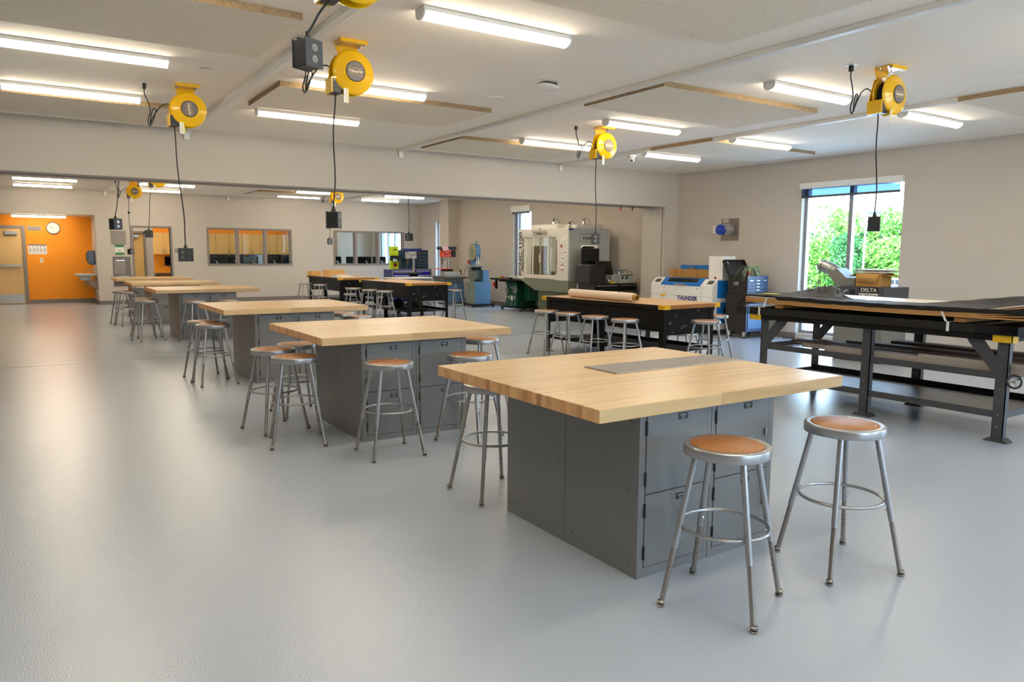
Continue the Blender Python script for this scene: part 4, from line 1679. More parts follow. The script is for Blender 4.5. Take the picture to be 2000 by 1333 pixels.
for k in range(4):
    bb_ = MB().use('laser_white')
    yy = .46+.235*k
    for q in range(4):
        bb_.box(-.006, 0, yy, yy+.12, .75+.032*q, .757+.032*q)
    bb_.build('vent_louvre', lc, smooth=False)
for (yy, zz) in ((.38, .84), (.38, .62), (1.22, .84), (1.27, .62)):
    b = MB().use('black_plastic')
    b.cyl((-.004, yy, zz), (0, yy, zz), .010, 10)
    b.build('panel_lock', lc)
bx('warning_sticker', lc, 'yellow_paint', (-.001, 0, 1.18, 1.32, .655, .70), (-.001, 0, 1.16, 1.25, .735, .75))
text('lettering', 'THUNDER', .108, lc, 'navy_print', (-.003, .62, .648), FX, .001, 1.0, .0035)
b = MB().use('laser_blue')
b.box(.12, .70, -.005, 0, .68, 1.0)
b.box(.12, .70, -.005, 0, .22, .60)
b.build('side_panel', lc, smooth=False)
bx('vent_slot', lc, 'black_plastic', (.30, .40, -.008, -.005, .40, .50))
bx('power_socket', lc, 'black_plastic', (.03, .06, -.008, 0, .47, .56))
tw = bx('control_tower', lc, 'laser_white', (.24, .58, .0, .33, 1.02, 1.44), bevel=.004)
b = MB().use('red_pot')
b.cyl((.225, .16, 1.045), (.24, .16, 1.045), .022, 14)
b.build('stop_button', tw)
for (xx, yy) in ((.08, .08), (.64, .08), (.08, Lw-.08), (.64, Lw-.08)):
    b = MB().use('black_rubber')
    b.cyl((xx-.015, yy, .045), (xx+.015, yy, .045), .045, 16)
    b.use('steel').box(xx-.03, xx+.03, yy-.03, yy+.03, .085, .10)
    b.build('caster', lc)
for i, (y0, y1, l) in enumerate(((9.86, 10.30, 'long flat cardboard box lying on the laser cutter, part beside the white tower'), (10.305, 10.60, 'short cardboard box at the end of the one on the laser cutter'))):
    t = thing('cardboard_box', l, 'box', (10.72, y0-(.32 if i == 0 else 0), 1.031))
    ll = y1-y0+(.32 if i == 0 else 0)
    bx('box_body', t, 'cardboard', (0, .22, 0, ll, 0, .155), bevel=.002)
    bx('tape_strip', t, 'bench_edge_wood', (-.001, .22, ll*.42, ll*.42+.05, .0, .156))
t = thing('blue_case', 'flat blue case with a steel handle standing behind the cardboard boxes', 'case', (10.955, 9.60, 1.0295))
bx('case_body', t, 'laser_blue', (0, .13, 0, .95, 0, .237), bevel=.006)
bx('handle', t, 'steel', (-.02, 0, .55, .70, .17, .19), (-.02, 0, .55, .565, .17, .22), (-.02, 0, .685, .70, .17, .22))

# ================================================================ tool chest with plants
tc_ = thing('tool_chest', 'rolling tool chest with black sides, blue drawers and its black lid open', 'tool chest', (10.50, 8.52, 0))
bx('lower_cabinet', tc_, 'chest_black', (0, .60, .006, .46, .12, .78), bevel=.004)
bx('upper_chest', tc_, 'chest_black', (.01, .57, .02, .44, .782, 1.10), bevel=.004)
def dr(par, x0, x1, z0, z1, y=.0, hw=.09, m_='chest_blue'):
    d = bx('drawer', par, m_, (x0, x1, y-.008, y+.008, z0, z1), bevel=.002)
    xm = (x0+x1)/2
    if hw:
        bx('drawer_pull', d, 'steel', (xm-hw/2, xm+hw/2, y-.018, y-.008, (z0+z1)/2, (z0+z1)/2+.018), bevel=.002)
    return d


dr(tc_, .015, .565, 1.045, 1.098, .02, 0)
for k in range(3):
    dr(tc_, .018+.183*k, .018+.183*k+.178, .985, 1.04, .02, .09)
for k in range(3):
    dr(tc_, .018, .562, .93-.055*k-.0+.002 if k else .932, .98-.055*k, .02, .08)
dr(tc_, .02, .58, .70, .775, .006, .10)
dr(tc_, .02, .58, .62, .695, .006, .10)
dr(tc_, .05, .57, .17, .612, .006, 0, 'chest_light_blue')
bx('front_frame', tc_, 'chest_blue', (0, .60, -.001, .004, .12, .168), (0, .02, -.001, .004, .168, .78), (.58, .60, -.001, .004, .168, .78))
b = MB().use('chest_black')
b.M = Matrix.Translation((0, .44, 1.10)) @ Matrix.Rotation(-.55, 4, 'X')
b.box(.01, .57, -.015, .0, 0, .30)
b.box(.01, .57, -.05, -.015, .29, .30)
b.box(.01, .02, -.05, -.015, 0, .29)
b.box(.56, .57, -.05, -.015, 0, .29)
lidc = b.build('lid', tc_, smooth=False)
text('emblem', '1', .07, lidc, 'paper_white', (.09, .44-.025+.11, 1.10+.22), (PI/2-.55, 0, 0), .001, 1, .004)
b = MB().use('chrome')
b.box(-.012, 0, .20, .30, .96, .975)
b.box(-.008, 0, .195, .305, .93, 1.0)
b.build('side_handle', tc_, bevel=.003)
for xx in (.06, .54):
    for yy in (.07, .40):
        b = MB().use('black_rubber')
        b.cyl((xx-.014, yy, .046), (xx+.014, yy, .046), .046, 18)
        b.use('chrome')
        b.box(xx-.022, xx-.016, yy-.03, yy+.03, .03, .12)
        b.box(xx+.016, xx+.022, yy-.03, yy+.03, .03, .12)
        b.build('caster', tc_)


def spider(loc, label, pot, r, n, seed):
    t = thing('potted_spider_plant', label, 'potted plant', loc)
    b = MB().use(pot)
    b.lathe([(0, 0), (.045, 0), (.06, .075), (.064, .075), (.064, .09), (.056, .09), (.05, .07), (0, .07)], 20)
    b.build('pot', t)
    random.seed(seed)
    f = MB().use('plant_leaf')
    for k in range(n):
        a = random.uniform(0, 2*PI)
        L_ = r*random.uniform(.6, 1.15)
        h_ = random.uniform(.05, .12)
        w_ = .007
        px, py = -math.sin(a), math.cos(a)
        vs = []
        for i in range(9):
            u = i/8
            rr = L_*u
            z = .08+h_*4*u*(1-u)*1.1-(.16*u*u*r/.25)
            ww = w_*(1-u)**.5
            c = (rr*math.cos(a), rr*math.sin(a), z)
            vs += [(c[0]+px*ww, c[1]+py*ww, z+.002), (c[0], c[1], z-.001), (c[0]-px*ww, c[1]-py*ww, z+.002)]
        f.add(vs, [q for i in range(8) for q in ((i*3, i*3+1, i*3+4, i*3+3), (i*3+1, i*3+2, i*3+5, i*3+4))])
    f.build('foliage', t)
    return t


spider((10.66, 8.62, 1.105), 'spider plant with long arching leaves in a red pot on the blue tool chest', 'red_pot', .26, 34, 4)
spider((10.97, 8.72, 1.105), 'smaller spider plant on the window side of the tool chest lid', 'machine_gray', .12, 22, 9)

# wall duct, outlets on the window wall
t = thing('exhaust_duct', 'short white duct with a blue taped end sticking out of a steel wall plate', 'duct', (XR, 9.68, 1.95))
bx('wall_plate', t, 'tin_plate', (-.004, 0, -.21, .22, -.21, .21), bevel=.001)
b = MB().use('foil_duct')
b.tube([(-.004, -.02, .0), (-.12, .0, .0), (-.28, .01, -.005)], [.095, .093, .092], 28)
for k in range(5):
    b.tube([(-.03-.05*k, -.015+.005*k, 0), (-.04-.05*k, -.013+.005*k, 0)], .098, 28)
b.build('duct_pipe', t)
b = MB().use('blue_tape')
b.M = Matrix.Translation((-.28, .01, -.005)) @ Matrix.Rotation(-PI/2, 4, 'Y')
b.lathe([(.096, -.08), (.098, -.0), (.09, .02), (.05, .03), (0, .032)], 28)
b.v = [(x, y+.003*math.sin(z*90), z+.003*math.sin(y*110)) for x, y, z in b.v]
b.build('taped_end', t)
bx('foil_patch', t, 'foil_duct', (-.02, -.004, .03, .18, .13, .2), bevel=.006)
tag(bx('outlet_plate', None, 'white_metal', (XR-.006, XR, 10.03, 10.11, 1.88, 2.03), bevel=.002), 'white wall plate beside the blue taped duct', 'wall plate')
tag(bx('outlet_plate', None, 'white_metal', (XR-.006, XR, 18.95, 19.02, .40, .52), bevel=.002), 'white outlet low on the wall behind the upright band saw', 'wall plate')


# ================================================================ milling machine
mat('mill_gray', srgb(206, 202, 190), .4, var=.03)
mat('mill_panel', srgb(176, 180, 176), .42, var=.04)
mat('mill_green', srgb(150, 152, 124), .5, var=.05)
mat('mill_dark_green', srgb(84, 92, 62), .5, var=.08)
mat('print_dark', srgb(46, 44, 44), .5, var=0)
mat('saw_green', srgb(10, 74, 56), .35, var=.08)
mat('machine_blue', srgb(78, 112, 134), .4, var=.06)
mat('machine_graygreen', srgb(118, 130, 120), .45, var=.06)
mat('lime_enamel', srgb(190, 220, 10), .4, var=.03)
mat('navy_enamel', srgb(30, 40, 110), .35, var=.06)
mat('royal_blue', srgb(16, 30, 170), .35, var=.05)
mat('teal_dark', srgb(10, 50, 74), .4, var=.06)
mat('cast_iron', srgb(96, 94, 90), .42, metal=.5, var=.12)
mat('red_plastic', srgb(190, 20, 20), .4, var=0)
mat('screen_black', srgb(8, 8, 10), .12, var=0)
mat('pink_note', srgb(240, 190, 190), .7, var=0)

mat('added_interior_glow', (1, 1, 1), .4, var=0, emit=(1, .95, .85), es=25)  # glow for an added strip that brightens the mill interior
mm = thing('milling_machine', 'large enclosed gray computer-controlled milling machine with sliding glass doors', 'milling machine', (9.93, 12.90, 0))
D_, L_, Z0, Z1 = 1.17, 1.96, .88, 2.04
b = MB().use('mill_gray')
# front wall (x=0) with door opening y .42..1.72
oy0, oy1, oz0, oz1 = .46, 1.70, .96, 1.86
b.box(0, .03, 0, oy0, Z0, Z1)
b.box(0, .03, oy1, L_, Z0, Z1)
b.box(0, .03, oy0, oy1, oz1, Z1)
b.box(0, .03, oy0, oy1, Z0+.02, oz0)
b.box(D_-.02, D_, 0, L_, Z0, Z1)
b.box(.03, D_-.02, 0.03, L_-.03, Z0, Z0+.02)
b.box(.03, D_-.02, .03, .30, Z1-.02, Z1)
b.box(.03, D_-.02, 1.6, L_-.03, Z1-.02, Z1)
b.box(.45, D_-.02, .3, 1.6, Z1-.02, Z1)
b.build('enclosure', mm, smooth=False)
b = MB().use('mill_panel')
for y0, y1 in ((0, .03), (L_-.03, L_)):
    wx0, wx1, wz0, wz1 = .36, .84, .96, 1.66
    b.box(.03, wx0, y0, y1, Z0, Z1)
    b.box(wx1, D_-.02, y0, y1, Z0, Z1)
    b.box(wx0, wx1, y0, y1, wz1, Z1)
    b.box(wx0, wx1, y0, y1, Z0, wz0)
    b.build('side_wall', mm, smooth=False)
    b = MB().use('mill_panel')
b = MB().use('smoky_glass')
for y0 in (.012, L_-.018):
    b.box(.36, .84, y0, y0+.005, .96, 1.66)
b.build('side_window', mm, smooth=False)
bx('roof_box', mm, 'mill_gray', (.10, .70, .55, 1.55, Z1, Z1+.10), bevel=.004)
bx('roof_box', mm, 'mill_gray', (.30, 1.05, .10, .60, Z1, Z1+.08), bevel=.004)
for (ya, yb, xo) in ((1.38, 1.69, .030), (1.06, 1.40, .012), (.74, 1.08, .012), (.47, .76, .030)):
    f = MB().use('mill_gray')
    fr = .028
    f.box(xo, xo+.014, ya, ya+fr, oz0, oz1)
    f.box(xo, xo+.014, yb-fr, yb, oz0, oz1)
    f.box(xo, xo+.014, ya+fr, yb-fr, oz0, oz0+fr)
    f.box(xo, xo+.014, ya+fr, yb-fr, oz1-fr, oz1)
    dd = f.build('sliding_door', mm, smooth=False)
    bx('door_glass', dd, 'smoky_glass', (xo+.005, xo+.009, ya+fr, yb-fr, oz0+fr, oz1-fr))
    if xo < .02:
        hy = yb-.025 if ya < .9 else ya+.012
        bx('door_handle', dd, 'mill_gray', (xo-.03, xo-.015, hy, hy+.012, 1.26, 1.46), bevel=.003)
bx('added_interior_glow', mm, 'added_interior_glow', (.40, .60, .6, 1.4, 1.995, 2.015))  # added glowing strip under the roof, only to brighten the enclosure inside
# machine column and table inside
bx('spindle_head', mm, 'machine_gray', (.55, .85, .85, 1.15, 1.25, 1.75), bevel=.01)
bx('milling_table', mm, 'cast_iron', (.35, .65, .40, 1.6, .98, 1.06), bevel=.005)
b = MB().use('mill_green')
b.add([(0, .30, .88), (0, L_-.02, .88), (D_-.1, L_-.02, .88), (D_-.1, .0, .88), (.0, .0, .88),
       (.25, .45, .60), (.25, L_-.35, .60), (.95, L_-.35, .60), (.95, .30, .60), (.25, .3, .60)],
      [(0, 1, 6, 5), (1, 2, 7, 6), (2, 3, 8, 7), (3, 4, 9, 8), (4, 0, 5, 9), (5, 6, 7, 8, 9)])
b.build('chip_tray', mm, smooth=False)
bx('machine_base', mm, 'mill_dark_green', (.30, .90, .35, 1.55, 0, .60), bevel=.01)
cp = bx('control_box', mm, 'mill_gray', (.25, .95, -.06, 0, .70, .90), bevel=.006)
bx('switch_panel', cp, 'black_plastic', (.42, .62, -.07, -.06, .77, .86), bevel=.003)
b = MB().use('red_plastic')
b.cyl((.55, -.082, .815), (.55, -.07, .815), .015, 12)
b.build('stop_button', cp)
text('lettering', 'TORMACH', .115, mm, 'print_dark', (-.003, 1.08, 1.925), FX, .001, 1.0, .002)
bx('logo_bar', mm, 'print_dark', (-.002, 0, .80, 1.38, 1.985, 1.992))
b = MB().use('print_dark')
for a in (-.9, -.45, 0, .45, .9):
    c, s_ = math.sin(a), math.cos(a)
    b.cyl((-.002, 1.08+c*.03, 1.995+s_*.03), (-.002, 1.08+c*.075, 1.975+s_*.085), .003, 4)
b.build('logo_rays', mm)
text('lettering', 'PCNC 1100', .17, mm, 'print_dark', (-.003, 1.865, 1.46), (PI/2, -PI/2, -PI/2), .001, 1.22, .004)
text('lettering', 'PERSONAL CNC', .085, mm, 'print_dark', (-.003, 1.755, 1.46), (PI/2, -PI/2, -PI/2), .001, 1.33, .004)
text('lettering', 'www.tormach.com', .085, mm, 'print_dark', (-.003, .425, 1.40), (PI/2, PI/2, -PI/2), .001, 1.12, .002)
text('lettering', 'TORMACH', .095, mm, 'print_dark', (.62, -.003, 1.81), FY, .001, 1.0, .002)
b = MB().use('print_dark')
pp = []
cx, cz, hw_, hh, rr = .62, 1.825, .30, .085, .03
for qx, qz, a0 in ((1, 1, 0), (-1, 1, 90), (-1, -1, 180), (1, -1, 270)):
    for k in range(5):
        a = math.radians(a0+k*22.5)
        pp.append((cx+qx*(hw_-rr)+rr*math.cos(a), -.002, cz+qz*(hh-rr)+rr*math.sin(a)))
b.tube(pp, .003, 5, True)
b.build('logo_border', mm)
for (y, z, w_, h_, m_, rot) in ((.20, 1.79, .19, .05, 'paper_white', .45), (.25, 1.64, .07, .06, 'red_pot', .2), (.10, 1.50, .10, .11, 'paper_white', 0), (.19, 1.37, .12, .10, 'paper_white', 0),
                              (.21, 1.17, .10, .12, 'paper_white', 0)):
    b = MB().use(m_)
    b.M = Matrix.Translation((-.001, y, z)) @ Matrix.Rotation(-rot, 4, 'X')
    b.box(-.001, .0, -w_/2, w_/2, -h_/2, h_/2)
    if z == 1.17:
        b.use('red_pot').box(-.002, -.001, -w_/2, w_/2, -h_/2, -h_/2+.022)
        b.box(-.002, -.001, -w_/2, w_/2, h_/2-.022, h_/2)
    if z in (1.37, 1.50):
        b.use('navy_print').box(-.002, -.001, -.03, .03, -.012, .012)
    b.build('sticker', mm, smooth=False)
bx('vent_sticker', mm, 'navy_enamel', (.0, .12, -.002, 0, 1.985, 2.02))
bx('inner_screen', mm, 'dark_glass', (.40, .74, .008, .011, 1.42, 1.64))
for (x, y, z, l) in ((.35, 1.02, Z1+.10, 'silver clip lamp on the roof box of the milling machine, by the logo'),
                     (.12, .02+.1, Z1, 'silver clip lamp on the roof edge at the corner of the milling machine'),
                     (.52, .12, Z1+.08, 'silver clip lamp on the roof of the milling machine, on its control side')):
    t = thing('clip_lamp', l, 'lamp', (9.93+x, 12.90+y, z), 0, 'silver clip lamps on the milling machine')
    b = MB().use('chrome')
    b.lathe([(.04, 0), (.032, .04), (.018, .075), (.016, .075), (.03, .038), (.037, .002)], 18)
    b.build('reflector', t)
    b = MB().use('black_plastic')
    b.lathe([(0, .07), (.018, .072), (.02, .10), (.014, .13), (0, .135)], 14)
    b.build('socket', t)
    b = MB().use('black_rubber')
    b.tube([(0, 0, .13), (.05, -.03, .15), (.10, -.05, .11), (.14, -.05, .03), (.16, -.05, .008)], .004, 6)
    b.build('cord', t)

# black cabinet with computer beside the mill
tc2 = thing('tool_cabinet', 'black drawer cabinet with silver pulls beside the milling machine', 'tool cabinet', (9.98, 12.05, 0))
bx('cabinet_body', tc2, 'chest_black', (0, 1.2, 0, .55, .08, .84), bevel=.004)
for i, (xa, xb) in enumerate(((.02, .66), (.68, 1.18))):
    for k, (za, zb) in enumerate(((.70, .82), (.58, .69), (.42, .57), (.26, .41), (.10, .25))):
        d = bx('drawer', tc2, 'black_steel', (xa, xb, -.012, 0, za, zb), bevel=.002)
        bx('drawer_pull', d, 'steel', (xa+.03, xb-.03, -.026, -.012, zb-.03, zb-.012), bevel=.002)
for xx in (.08, 1.12):
    for yy in (.08, .47):
        b = MB().use('black_rubber')
        b.cyl((xx-.014, yy, .04), (xx+.014, yy, .04), .04, 14)
        b.build('caster', tc2)


def monitor(loc, rz, w_, h_, label, tilt=0., stand=.18, par=None):
    t = thing('monitor', label, 'monitor', loc, rz)
    b = MB().use('black_plastic')
    b.M = Matrix.Translation((0, 0, stand)) @ Matrix.Rotation(tilt, 4, 'X')
    b.box(-w_/2, w_/2, 0, .03, 0, h_)
    c = b.build('casing', t, bevel=.003)
    b = MB().use('screen_black')
    b.M = Matrix.Translation((0, 0, stand)) @ Matrix.Rotation(tilt, 4, 'X')
    b.box(-w_/2+.012, w_/2-.012, -.001, 0, .012, h_-.012)
    b.build('screen', c)
    b = MB().use('black_plastic')
    b.box(-.025, .025, .02, .05, .01, stand+h_*.4)
    b.build('stand_neck', t, bevel=.003)
    bx('stand_foot', t, 'black_plastic', (-.12, .12, -.06, .12, 0, .012), bevel=.004)
    return t


monitor((10.16, 12.42, 1.24), -.1, .46, .34, 'upper black monitor beside the milling machine window', 0, .01)
tag(bx('computer_case', None, 'black_plastic', (9.90, 10.32, 12.12, 12.60, .842, 1.235), bevel=.006), 'black computer case under the upper monitor by the milling machine', 'computer')
monitor((10.42, 12.2, .842), .12, .48, .30, 'lower black monitor tilted back beside the milling machine', -.28, .19)
t = thing('power_supply', 'silver instrument box with round dials on the black drawer cabinet', 'instrument box', (10.78, 12.15, .842))
bx('case', t, 'mill_panel', (0, .38, 0, .3, 0, .19), bevel=.004)
for xx in (.07, .19):
    b = MB().use('black_plastic')
    b.cyl((xx, -.012, .12), (xx, 0, .12), .035, 18)
    b.use('steel').cyl((xx, -.02, .12), (xx, -.012, .12), .018, 12)
    b.build('dial', t)
bx('name_strip', t, 'black_plastic', (.02, .36, -.002, 0, .165, .185))
t = thing('cable_tangle', 'loose loops of blue and black cable over the silver instrument box', 'cables', (10.8, 12.25, 1.034))
for k, (m_, dx) in enumerate((('blue_tape', 0), ('black_rubber', .12), ('black_rubber', .24))):
    b = MB().use(m_)
    b.tube([(dx-.15+.3*i/12, .05*math.sin(i), .10*math.sin(PI*i/12)+.006) for i in range(13)], .005, 6)
    b.build('cable', t)
for k, (x, l) in enumerate(((10.62, 'small silver can standing behind the lower monitor'), (10.90, 'small silver fitting on the silver instrument box'))):
    b = MB().use('chrome')
    b.lathe([(0, 0), (.025, 0), (.025, .06), (.02, .075), (0, .08)], 14, (x, 12.33, .842 if k == 0 else 1.033))
    tag(b.build('metal_can'), l, 'can')
tag(bx('safety_glove', None, 'yellow_paint', (10.44, 10.58, 12.08, 12.13, .842, .89), bevel=.015), 'yellow glove beside the foot of the lower monitor', 'glove')

# ================================================================ green table saw
ts = thing('table_saw', 'dark green cabinet table saw on a rolling base beside the milling machine', 'table saw', (10.30, 15.75, 0))
bx('cabinet', ts, 'saw_green', (.25, .85, .10, .62, .10, .74), bevel=.008)
bx('saw_table', ts, 'cast_iron', (.05, 1.0, -.55, .95, .80, .835), bevel=.003)
bx('table_apron', ts, 'black_steel', (.12, .95, -.1, .75, .74, .80))
bx('front_rail', ts, 'black_steel', (.0, .05, -.9, 1.0, .785, .83), bevel=.003)
for (yy, zz) in ((.52, .50), (.12, .55)):
    b = MB().use('steel')
    b.M = Matrix.Translation((.205, yy, zz)) @ Matrix.Rotation(PI/2, 4, 'Y')
    b.tube([(.085*math.cos(2*PI*i/24), .085*math.sin(2*PI*i/24), 0) for i in range(24)], .010, 8, True)
    for a in (0, 2.1, 4.2):
        b.cyl((0, 0, 0), (.085*math.cos(a), .085*math.sin(a), 0), .007, 8)
    b.cyl((0, 0, -.01), (0, 0, .045), .016, 12)
    b.build('hand_wheel', ts)
bx('angle_slot', ts, 'black_plastic', (.244, .25, .22, .45, .52, .56), bevel=.01)
bx('scale_plate', ts, 'steel', (.244, .25, .24, .43, .58, .60), bevel=.005)
for (yy, zz, w_, h_) in ((.33, .32, .10, .12), (.47, .34, .035, .08), (.20, .34, .035, .08), (.585, .34, .03, .08), (.585, .62, .03, .09)):
    bx('sticker', ts, 'paper_white', (.247, .25, yy-w_/2, yy+w_/2, zz-h_/2, zz+h_/2))
b = MB().use('cast_iron')
b.M = Matrix.Translation((.247, .35, .17)) @ Matrix.Rotation(-PI/2, 4, 'Y')
b.lathe([(0, 0), (.05, 0), (.05, .003), (0, .004)], 20)
b.build('maker_badge', ts)
sw = bx('switch_box', ts, 'red_plastic', (.0, .04, .80, .87, .60, .72), bevel=.004)
bx('switch_bracket', ts, 'black_steel', (.02, .06, .72, .80, .55, .785), bevel=.003)
bx('fence', ts, 'white_metal', (.05, 1.0, .05, .12, .842, .90), bevel=.004)
bx('fence_head', ts, 'black_plastic', (-.03, .05, -.0, .17, .80, .87), bevel=.004)
bx('motor_cover', ts, 'saw_green', (.45, .80, -.16, .10, .25, .72), bevel=.02)
bx('rolling_base', ts, 'black_steel', (.15, .95, -.25, .72, .07, .10), bevel=.003)
for xx, yy in ((.18, .68), (.18, -.2), (.9, .68), (.9, -.2)):
    b = MB().use('black_rubber')
    b.cyl((xx-.015, yy, .038), (xx+.015, yy, .038), .038, 16)
    b.use('steel').box(xx-.02, xx+.02, yy-.02, yy+.02, .06, .075)
    b.build('caster', ts)
for k, (m_, l) in enumerate((('lime_enamel', 'small lime green push block on the green table saw'), ('red_plastic', 'small red push handle on the green table saw'))):
    b = MB().use(m_)
    b.M = Matrix.Translation((10.42, 16.50-.12*k, .836))
    b.prism([(0, 0), (.12, 0), (.12, .02), (.05, .03), (.03, .05), (.0, .045)], 0, .025, 'xz')
    tag(b.build('push_block', smooth=False), l, 'push block')

# ================================================================ upright band saw
bs = thing('band_saw', 'tall upright band saw with rounded housing on a blue-gray cabinet base', 'band saw', (10.20, 17.38, 0))
bx('cabinet_base', bs, 'machine_blue', (.0, .50, .0, .50, .09, .70), bevel=.005)
bx('base_side', bs, 'machine_graygreen', (-.006, 0, .005, .495, .095, .695), bevel=.002)
bx('rolling_base', bs, 'black_steel', (-.1, .62, -.06, .56, .05, .09), bevel=.004)
for xx, yy in ((-.06, -.02), (.58, -.02), (-.06, .52), (.58, .52)):
    b = MB().use('black_rubber')
    b.cyl((xx-.015, yy, .03), (xx+.015, yy, .03), .03, 14)
    b.build('caster', bs)


def oval(cy, cz, hw, hh, n=28):
    return [(cy+hw*math.cos(2*PI*i/n)*(1 if abs(math.cos(2*PI*i/n)) < 2 else 1), cz+hh*math.copysign(abs(math.sin(2*PI*i/n))**.8, math.sin(2*PI*i/n))) for i in range(n)]


b = MB().use('machine_blue')
b.prism(oval(.30, 1.50, .20, .24), .10, .24, 'yz')
b.build('upper_wheel_housing', bs)
b = MB().use('machine_graygreen')
b.prism(oval(.30, 1.50, .195, .235), .085, .10, 'yz')
c = b.build('upper_wheel_cover', bs)
b = MB().use('yellow_print')
b.tube([(.083, y, z) for y, z in oval(.30, 1.50, .14, .175)], .008, 5, True)
b.build('cover_stripe', c)
b = MB().use('machine_graygreen')
b.prism(oval(.32, .92, .20, .24), .085, .26, 'yz')
b.build('lower_wheel_housing', bs)
bx('frame_arm', bs, 'machine_blue', (.10, .24, .36, .46, 1.0, 1.45), bevel=.008)
bx('motor_housing', bs, 'machine_blue', (.26, .46, .02, .34, .70, 1.02), bevel=.008)
bx('saw_table', bs, 'steel', (-.12, .34, -.14, .40, 1.105, 1.13), bevel=.003)
bx('table_trunnion', bs, 'black_steel', (.02, .20, .0, .22, 1.02, 1.105), bevel=.004)
b = MB().use('steel')
b.cyl((.12, .13, 1.14), (.12, .13, 1.42), .010, 8)
b.cyl((.12, .03, 1.18), (.12, .03, 1.40), .012, 8)
b.box(.10, .14, .0, .15, 1.38, 1.42)
b.build('blade_guide', bs)
b = MB().use('black_plastic')
b.cyl((.12, -.04, 1.40), (.12, .0, 1.40), .02, 10)
b.cyl((.17, .22, 1.73), (.17, .22, 1.79), .008, 8)
b.cyl((.17, .22, 1.785), (.17, .22, 1.80), .03, 12)
b.build('adjusting_knob', bs)
b = MB().use('red_plastic')
b.box(.06, .10, .46, .50, 1.18, 1.28)
b.build('switch', bs)
b = MB().use('black_rubber')
b.tube([(.08, .50, 1.12), (.0, .56, 1.0), (-.02, .58, .88), (.0, .55, .76), (.05, .52, .72)], .006, 6)
b.build('power_cord', bs)

# ================================================================ second table saw with the orange drill press
t2 = thing('contractor_saw', 'blue-gray table saw with long cast iron wings under the orange drill press', 'table saw', (9.95, 18.5, 0))
bx('cabinet', t2, 'machine_blue', (.15, .70, .25, .80, .05, .62), bevel=.008)
bx('plinth', t2, 'black_steel', (.13, .72, .23, .82, 0, .05))
bx('saw_body', t2, 'machine_graygreen', (.05, .70, .30, .95, .62, .77), bevel=.008)
bx('saw_table', t2, 'cast_iron', (-.05, .75, -.45, 1.45, .77, .80), bevel=.003)
bx('door_latch', t2, 'steel', (.40, .42, .243, .25, .46, .56), bevel=.003)
b = MB().use('black_rubber')
b.tube([(.05, -.40, .78), (.1, -.48, .6), (.15, -.55, .4), (.15, -.5, .2), (.1, -.42, .08), (.0, -.3, .008)], .008, 6)
b.build('power_cord', t2)


def drill_press(loc, label, c_head, c_body, zt, base_top, s=1., rz=0., motor='black_plastic'):
    t = thing('drill_press', label, 'drill press', loc, rz)
    b = MB().use('steel')
    b.cyl((0, 0, base_top), (0, 0, zt-.12), .037*s, 18)
    b.build('column', t)
    b = MB().use(c_head)
    b.box(-.34*s, .24*s, -.085*s, .085*s, zt-.09*s, zt)
    b.build('belt_cover', t, bevel=.02)
    b = MB().use(c_body)
    b.box(-.25*s, .07*s, -.07*s, .07*s, zt-.30*s, zt-.09*s)
    b.build('head_casting', t, bevel=.012)
    b = MB().use(motor)
    b.cyl((.16*s, 0, zt-.30*s), (.16*s, 0, zt-.10*s), .08*s, 18)
    b.build('motor', t)
    b = MB().use('cast_iron')
    b.cyl((-.20*s, 0, zt-.44*s), (-.20*s, 0, zt-.29*s), .032*s, 14)
    b.cyl((-.20*s, 0, zt-.52*s), (-.20*s, 0, zt-.44*s), .022*s, 12)
    b.cyl((-.20*s, 0, zt-.62*s), (-.20*s, 0, zt-.52*s), .006*s, 8)
    b.build('chuck', t)
    b = MB().use('black_plastic')
    for a in (.3, 2.4, 4.5):
        b.cyl((-.12*s, -.08*s, zt-.22*s), (-.12*s+.16*s*math.cos(a), -.09*s, zt-.22*s+.16*s*math.sin(a)), .006*s, 6)
        b.sphere((-.12*s+.16*s*math.cos(a), -.09*s, zt-.22*s+.16*s*math.sin(a)), .016*s, 6)
    b.build('feed_handle', t)
    return t


dp = drill_press((10.28, 19.05, .801), 'orange and black drill press standing on the blue-gray saw table', 'black_plastic', 'orange_enamel', .86, .06)
bx('base_vise', dp, 'mill_panel', (-.20, .30, -.20, .15, .0, .13), bevel=.01)
bx('work_table', dp, 'orange_enamel', (-.38, .02, -.14, .14, .21, .235), bevel=.004)
bx('table_bracket', dp, 'black_steel', (-.2, .12, -.08, .08, .15, .205), bevel=.01)
bx('crank', dp, 'black_plastic', (.30, .44, -.02, .02, .04, .08), (.40, .43, -.02, .02, .08, .19), bevel=.004)
b = MB().use('pink_note')
b.M = Matrix.Translation((-.26, -.089, .86)) @ Matrix.Rotation(-.1, 4, 'X')
b.add([(0, 0, .0), (.20, 0, .01), (.24, -.004, -.10), (.04, -.004, -.12), (-.02, .12, .008), (.18, .12, .008)], [(0, 1, 2, 3), (0, 4, 5, 1)])
b.build('paper_note', dp)
d2 = drill_press((9.15, 19.0, 0), 'blue floor drill press with a pale head in front of the blue tool bench', 'navy_enamel', 'mill_panel', 1.60, .02, .95)
bx('work_table', d2, 'cast_iron', (-.50, .16, -.25, .25, .90, .93), bevel=.004)
bx('table_bracket', d2, 'black_steel', (-.12, .10, -.07, .07, .82, .90), bevel=.01)
bx('foot_plate', d2, 'cast_iron', (-.35, .2, -.2, .2, 0, .03), bevel=.005)

